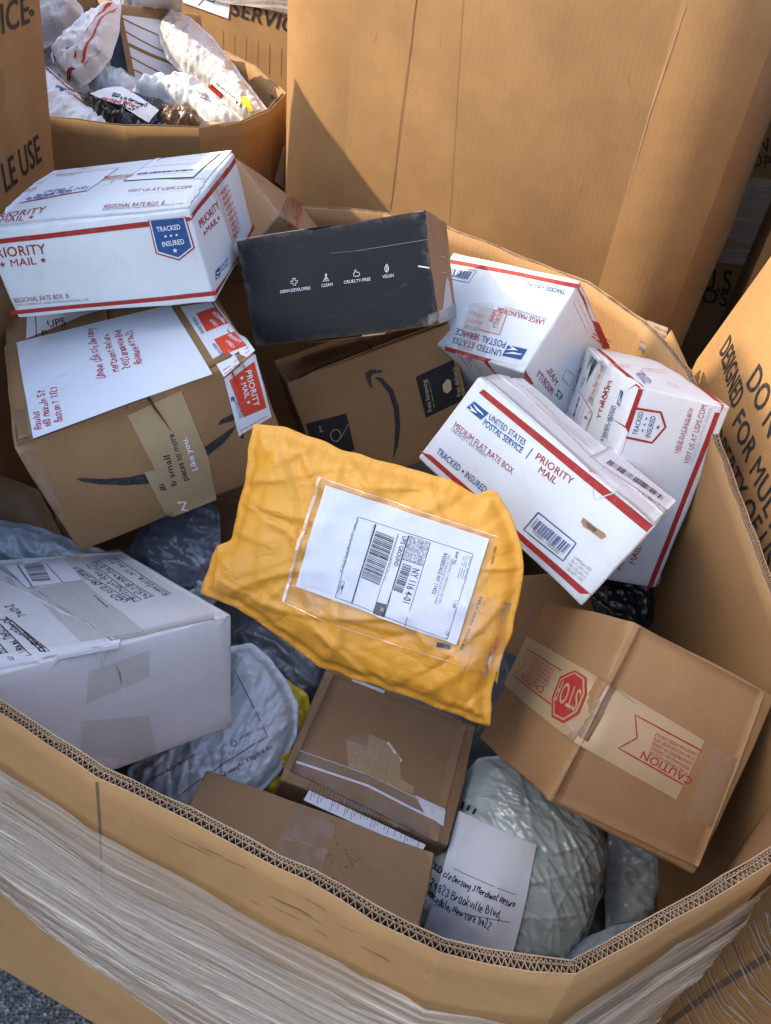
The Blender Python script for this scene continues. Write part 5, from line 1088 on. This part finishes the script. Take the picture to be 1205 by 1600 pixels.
q = pillow('poly_bag', 'shiny silver white mailer bag with red print beside the white box', 'bag', [(355, 1010), (395, 1005), (425, 1030), (446, 1062), (468, 1100), (464, 1150), (440, 1205), (408, 1236), (340, 1290), (260, 1290), (205, 1240), (200, 1200), (270, 1150), (340, 1090)], 1.24, (.1, -.35, .9), .04, 'poly_s', wr=.0022, wf=5, seed=8, crease=0, folds=120, fold_h=.0028, fold_w=.005, fold_l=(.05, .20), fold_dir=.9, step=.0028)
q._n = nrm(V((.1, -.35, .9)))
q.line(w3(360, 105, 470, 325, 345, 400, 215, 490, 130, 560), 'red', .0012, off=.0016); q.text('completed weight 3 kg/6.6 lbs', w3(245, 510, 488, 362, 240, 497), 'red', 0, off=.0016); q.text('completes dans le poids', w3(48, 500, 228, 388, 44, 488), 'red', 0, off=.0016)
q.line([w3(357 + 9 * math.cos(a) * (1 + .3 * math.cos(5 * a)), 348 + 9 * math.sin(a) * (1 + .3 * math.cos(5 * a)))[0] for a in np.linspace(0, 6.28, 30)], 'red', .0008, off=.0016); q.scribble(w3(375, 335, 420, 312, 378, 328), 'red', .0007, 2, off=.0016, words=3)
q.flush()
pillow('poly_bag', 'yellow poly mailer edge showing behind the silver mailer bag', 'bag', [(440, 1055), (482, 1085), (488, 1125), (468, 1200), (436, 1245), (395, 1250), (400, 1130)], 1.275, (.1, -.35, .9), .02, 'poly_y', wr=.003, wf=12, seed=9, crease=0, folds=90, fold_h=.0034, fold_w=.006, fold_l=(.04, .16), fold_dir=-.5, step=.0045)
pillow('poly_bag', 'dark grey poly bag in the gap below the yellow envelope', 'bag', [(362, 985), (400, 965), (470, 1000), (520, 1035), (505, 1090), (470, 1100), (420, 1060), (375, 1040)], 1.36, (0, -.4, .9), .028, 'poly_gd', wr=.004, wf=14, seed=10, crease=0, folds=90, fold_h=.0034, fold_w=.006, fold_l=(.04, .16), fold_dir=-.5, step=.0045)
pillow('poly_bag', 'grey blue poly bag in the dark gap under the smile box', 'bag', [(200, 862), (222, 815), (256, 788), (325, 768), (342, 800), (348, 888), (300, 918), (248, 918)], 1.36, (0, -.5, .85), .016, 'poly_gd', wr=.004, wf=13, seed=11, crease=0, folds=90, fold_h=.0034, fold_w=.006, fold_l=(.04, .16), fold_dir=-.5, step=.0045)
h = pillow('poly_bag', 'bluish mailer with handwriting in the gap left of the yellow envelope', 'bag', [(250, 885), (335, 880), (350, 930), (320, 960), (285, 940)], 1.37, (0, -.4, .9), .02, 'poly_b', wr=.003, seed=12, crease=0, folds=90, fold_h=.0034, fold_w=.006, fold_l=(.04, .16), fold_dir=-.5, step=.0045); h._n = nrm(V((0, -.4, .9)))
h.hand('by H. Bri', [(316, 902), (296, 925), (313, 893)], 'bluepen', .0016, off=.0015); h.hand('Lona St', [(306, 895), (290, 916), (303, 888)], 'bluepen', .0016, off=.0015); h.flush()
pillow('poly_bag', 'pale blue poly bag at the left behind the handwritten white box', 'bag', [(-60, 800), (0, 812), (60, 822), (115, 845), (180, 865), (175, 890), (60, 905), (-60, 905)], 1.34, (0, -.5, .85), .03, 'poly_b', wr=.005, wf=11, seed=13, crease=0, folds=90, fold_h=.0034, fold_w=.006, fold_l=(.04, .16), fold_dir=-.5, step=.0045)
pillow('kraft_mailer', 'dark brown paper mailer in shadow below the smile box', 'mailer', [(-60, 730), (10, 745), (60, 765), (110, 860), (60, 850), (-60, 815)], 1.42, (0, -.5, .85), .02, 'kraft_d', wr=.002, seed=14)
pillow('poly_bag', 'small yellow poly bag corner behind the handwritten white box', 'bag', [(208, 868), (222, 862), (238, 875), (240, 895), (222, 895)], 1.38, (0, -.4, .9), .012, 'poly_y', wr=.002, seed=15, crease=0, folds=90, fold_h=.0034, fold_w=.006, fold_l=(.04, .16), fold_dir=-.5, step=.0045)
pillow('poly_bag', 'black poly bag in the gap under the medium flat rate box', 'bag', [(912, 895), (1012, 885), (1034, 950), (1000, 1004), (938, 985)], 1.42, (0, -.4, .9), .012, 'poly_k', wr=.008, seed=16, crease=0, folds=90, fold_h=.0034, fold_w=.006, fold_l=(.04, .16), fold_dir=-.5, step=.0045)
Carton('brown_carton', 'dark brown box deep in the gap left of the yellow envelope', (at((365, 850), 1.62), V((.22, .02, .0)), V((0, -.1, -.2)), V((.0, .12, -.06))), 'kraft_d', seed=21, group=G_B)
Carton('brown_carton', 'brown box deep under the medium flat rate box and yellow envelope', (at((830, 985), 1.62), V((.30, .06, .02)), V((-.02, -.17, -.1)), V((.02, .08, -.14))), 'kraft_d', seed=22, group=G_B)
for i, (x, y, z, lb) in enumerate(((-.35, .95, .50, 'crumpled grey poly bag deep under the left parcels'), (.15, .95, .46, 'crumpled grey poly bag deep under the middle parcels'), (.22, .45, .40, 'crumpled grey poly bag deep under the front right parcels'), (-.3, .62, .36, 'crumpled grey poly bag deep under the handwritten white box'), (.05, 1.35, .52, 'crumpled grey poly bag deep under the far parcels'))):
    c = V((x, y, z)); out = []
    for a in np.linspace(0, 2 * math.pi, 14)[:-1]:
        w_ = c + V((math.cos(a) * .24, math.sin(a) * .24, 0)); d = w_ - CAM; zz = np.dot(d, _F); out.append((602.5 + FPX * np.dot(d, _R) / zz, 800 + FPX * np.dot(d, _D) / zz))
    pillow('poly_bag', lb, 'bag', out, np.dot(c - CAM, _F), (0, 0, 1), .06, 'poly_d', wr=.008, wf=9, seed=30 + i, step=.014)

# ------------------------------------------------------------------ contents of the far bin
UPN = (-.1, -.55, .83)
m1 = crop(50, 0, 6.025)
pillow('poly_bag', 'white plastic bag catching the sun at the top left corner', 'bag', [(40, -30), (100, -25), (128, 10), (135, 30), (110, 60), (60, 80), (40, 40)], 2.42, UPN, .09, 'poly_w', wr=0.0072, wf=9, seed=50, crease=0, folds=80, fold_h=.0050, fold_w=.008, step=.005, fold_l=(.05, .2), fold_dir=1.0)
t = pillow('tyvek_mailer', 'white priority mailer with red double stripe standing in the far bin', 'mailer', [(78, 85), (95, 62), (150, 18), (186, -5), (190, 10), (186, 55), (172, 95), (150, 122), (125, 140), (100, 125), (85, 105)], 2.16, (-.1, -.75, .65), .06, 'tyvek', wr=0.0032, wf=8, seed=51, crease=0, folds=80, fold_h=.0050, fold_w=.008, step=.005, fold_l=(.05, .2), fold_dir=1.0)
t._n = nrm(V((-.1, -.75, .65)))
t.quad(m1(745, 60, 770, 30, 425, 560, 400, 545), 'redhot', 'stripe', off=.003, n=2, m=14); t.quad(m1(800, 85, 835, 60, 490, 605, 462, 590), 'redhot', 'stripe', off=.003, n=2, m=14)
t.eagle(m1(320, 450, 380, 440, 390, 540, 330, 550), 'blue'); t.text('UNITED STATES', m1(400, 480, 460, 390, 385, 470), 'navy', 1, off=.003); t.text('PRIORITY', m1(500, 640, 660, 500, 495, 610), 'redhot', 1, off=.003); t.line(m1(330, 760, 395, 640), 'red', .004, off=.003); t.line(m1(350, 770, 415, 650), 'red', .003, off=.003)
t.poly(m1(150, 530, 180, 490, 225, 545, 205, 605, 165, 570), 'navy', 'emblem', off=.003); t.flush()
t = pillow('tyvek_mailer', 'white mailer with postal eagle at the near left of the far bin', 'mailer', [(50, 95), (75, 105), (120, 145), (165, 178), (195, 198), (190, 215), (120, 215), (50, 205)], 2.10, (0, -.45, .9), .03, 'tyvek', wr=0.0023, wf=10, seed=52, crease=0, folds=80, fold_h=.0050, fold_w=.008, step=.005, fold_l=(.05, .2), fold_dir=1.0)
t._n = nrm(V((0, -.45, .9))); t.line(m1(120, 632, 300, 760, 420, 870), 'red', .005, off=.003); t.eagle(m1(240, 800, 335, 832, 318, 870, 215, 822)); t.text('USPS', m1(335, 880, 415, 935, 350, 850), 'navy', 1, off=.003); t.text('www.usps.com', m1(440, 880, 500, 970, 450, 865), 'grey', 0, off=.003)
t.quad(m1(430, 880, 850, 1180, 830, 1200, 410, 905), 'manila', 'seal_strip', off=.002, n=2, m=8); t.flush()
b = Carton('printed_carton', 'navy and brown box with wavy white panel standing in the far bin', (at((247, 92), 2.34), V((.20, .13, -.03)), V((.05, -.09, -.20)), V((-.10, .15, -.07))), 'kraft', seed=53, fmats={'L': 'bluebox', 'T': 'kraft_w'}, r=.004)
b.face('F')
fp = lambda u, v: tuple(602.5 + FPX * np.dot(b.o + b.A[0] * u + b.A[1] * v - CAM, ax_) / np.dot(b.o + b.A[0] * u + b.A[1] * v - CAM, _F) + (0 if ax_ is _R else 197.5) for ax_ in (_R, _D))
b.quad([fp(.06, .12), fp(.96, .12), fp(.96, .96), fp(.06, .96)], 'paper', 'printed_panel', off=.001)
for i in range(6):
    v0 = .16 + i * .14; b.line([fp(.06 + .1 * k, min(.95, v0 + .045 * k * (1 - .05 * k) * (1.25 if i % 2 else 1.0))) for k in range(10)], 'kraft_b', .009 if i == 2 else .004, key='wave_print', off=.0016)
b.face('T'); b.quad([fp(.3, -.02), fp(.75, -.02), fp(.9, -.35), fp(.45, -.35)], 'paper', 'paper_label', off=.001); b.flush()
t = pillow('poly_bag', 'long warm white plastic bag with yellow sticker across the far bin', 'bag', [(244, 45), (262, 18), (272, 15), (300, 28), (335, 60), (365, 100), (395, 140), (424, 178), (428, 190), (395, 198), (375, 192), (335, 150), (290, 120), (262, 95), (252, 70)], 2.22, (.0, -.6, .8), .05, 'poly_w', wr=0.0027, wf=9, seed=54, crease=0, folds=80, fold_h=.0050, fold_w=.008, step=.005, fold_l=(.05, .2), fold_dir=1.0, stretch=(1.3, .8))
t._n = nrm(V((0, -.6, .8))); t.quad(z3(745, 812, 812, 795, 872, 905, 842, 958), 'yellow', 'sticker', off=.003); t.text('1003', z3(795, 900, 848, 935, 808, 870), 'grey', 0, off=.004); t.quad(z3(525, 690, 575, 655, 780, 830, 755, 880), 'paper', 'paper_label', off=.003); t.line(z3(505, 712, 600, 800), 'red', .005, off=.004); t.line(z3(525, 705, 620, 790), 'red', .004, off=.004); t.scribble(z3(570, 690, 740, 830, 590, 680), 'grey', .003, 1, off=.004, words=6); t.line(z3(730, 840, 765, 875), 'ink', .005, off=.004); t.flush()
t = pillow('poly_bag', 'pale silver poly bag in front of the wavy printed box', 'bag', [(205, 140), (225, 128), (262, 122), (300, 122), (335, 145), (360, 170), (385, 198), (370, 208), (330, 200), (300, 180), (250, 160), (215, 158)], 2.12, (0, -.5, .87), .05, 'poly_s', wr=0.0036, wf=11, seed=55, crease=0, folds=80, fold_h=.0050, fold_w=.008, step=.005, fold_l=(.05, .2), fold_dir=1.0)
t._n = nrm(V((0, -.5, .87)))
for i in range(7): t.line(z3(395 + i * 14, 735 + i * 5, 440 + i * 14, 805 + i * 6), 'grey', .003, key='small_print', off=.002)
t.flush()
t = pillow('poly_bag', 'black and white mailer with pen-written label near the far bin rim', 'bag', [(125, 150), (160, 138), (210, 146), (262, 160), (310, 180), (330, 205), (280, 222), (200, 215), (150, 185)], 2.08, (0, -.4, .9), .03, 'poly_k', wr=0.0027, wf=11, seed=56, crease=0, folds=80, fold_h=.0050, fold_w=.008, step=.005, fold_l=(.05, .2), fold_dir=1.0)
t._n = nrm(V((0, -.4, .9))); t.quad(m1(560, 930, 860, 850, 1215, 1110, 1110, 1195), 'paper', 'paper_label', off=.003, n=12, stiff=12)
t.hand('UGD c/o Derzong 3', m1(760, 925, 1090, 1050, 775, 895), 'ink', .003, off=.004); t.hand('Merchant Return', m1(660, 950, 1010, 1055, 675, 918), 'redpen', .003, off=.004); t.hand('24523 Rosedale NY', m1(640, 980, 960, 1070, 652, 950), 'ink', .003, off=.004)
t.poly(m1(950, 905, 1010, 895, 1075, 930, 1010, 940), 'navy', 'emblem', off=.004); t.flush()
pillow('poly_bag', 'brown mottled poly bag at the near rim of the far bin', 'bag', [(235, 195), (262, 175), (300, 170), (322, 190), (320, 212), (270, 218)], 2.07, (0, -.4, .9), .04, 'poly_br', wr=0.0032, wf=16, seed=57, crease=0, folds=80, fold_h=.0050, fold_w=.008, step=.005, fold_l=(.05, .2), fold_dir=1.0)
pillow('kraft_mailer', 'pale tan mailer edge at the near rim of the far bin', 'mailer', [(285, 200), (310, 188), (345, 190), (365, 200), (350, 218), (290, 218)], 2.07, (0, -.4, .9), .02, 'kraft_tape', wr=0.0014, seed=58)
pillow('poly_bag', 'crinkled grey white bag under the striped mailer in the far bin', 'bag', [(135, 118), (165, 105), (200, 112), (222, 130), (205, 152), (165, 150), (140, 140)], 2.22, (0, -.5, .87), .03, 'poly_s', wr=0.0032, wf=10, seed=61, crease=12, folds=70, fold_h=.004, fold_w=.006, fold_l=(.03, .12))
pillow('poly_bag', 'creased white bag at the back behind the wavy printed box', 'bag', [(185, -30), (240, -28), (275, 5), (262, 30), (215, 28), (190, 10)], 2.62, (0, -.6, .8), .05, 'poly_w', wr=0.0036, wf=9, seed=62, crease=11, folds=70, fold_h=.005, fold_w=.008, fold_l=(.03, .14))
pillow('poly_bag', 'grey poly bag filling the bottom of the far bin', 'bag', [(0, 120), (100, 60), (300, 60), (440, 150), (420, 240), (60, 240)], 2.6, (0, 0, 1), .05, 'poly_d', wr=0.0045, wf=8, seed=60, crease=9, folds=140, fold_h=.0045, fold_w=.007, fold_l=(.03, .14), step=.02)
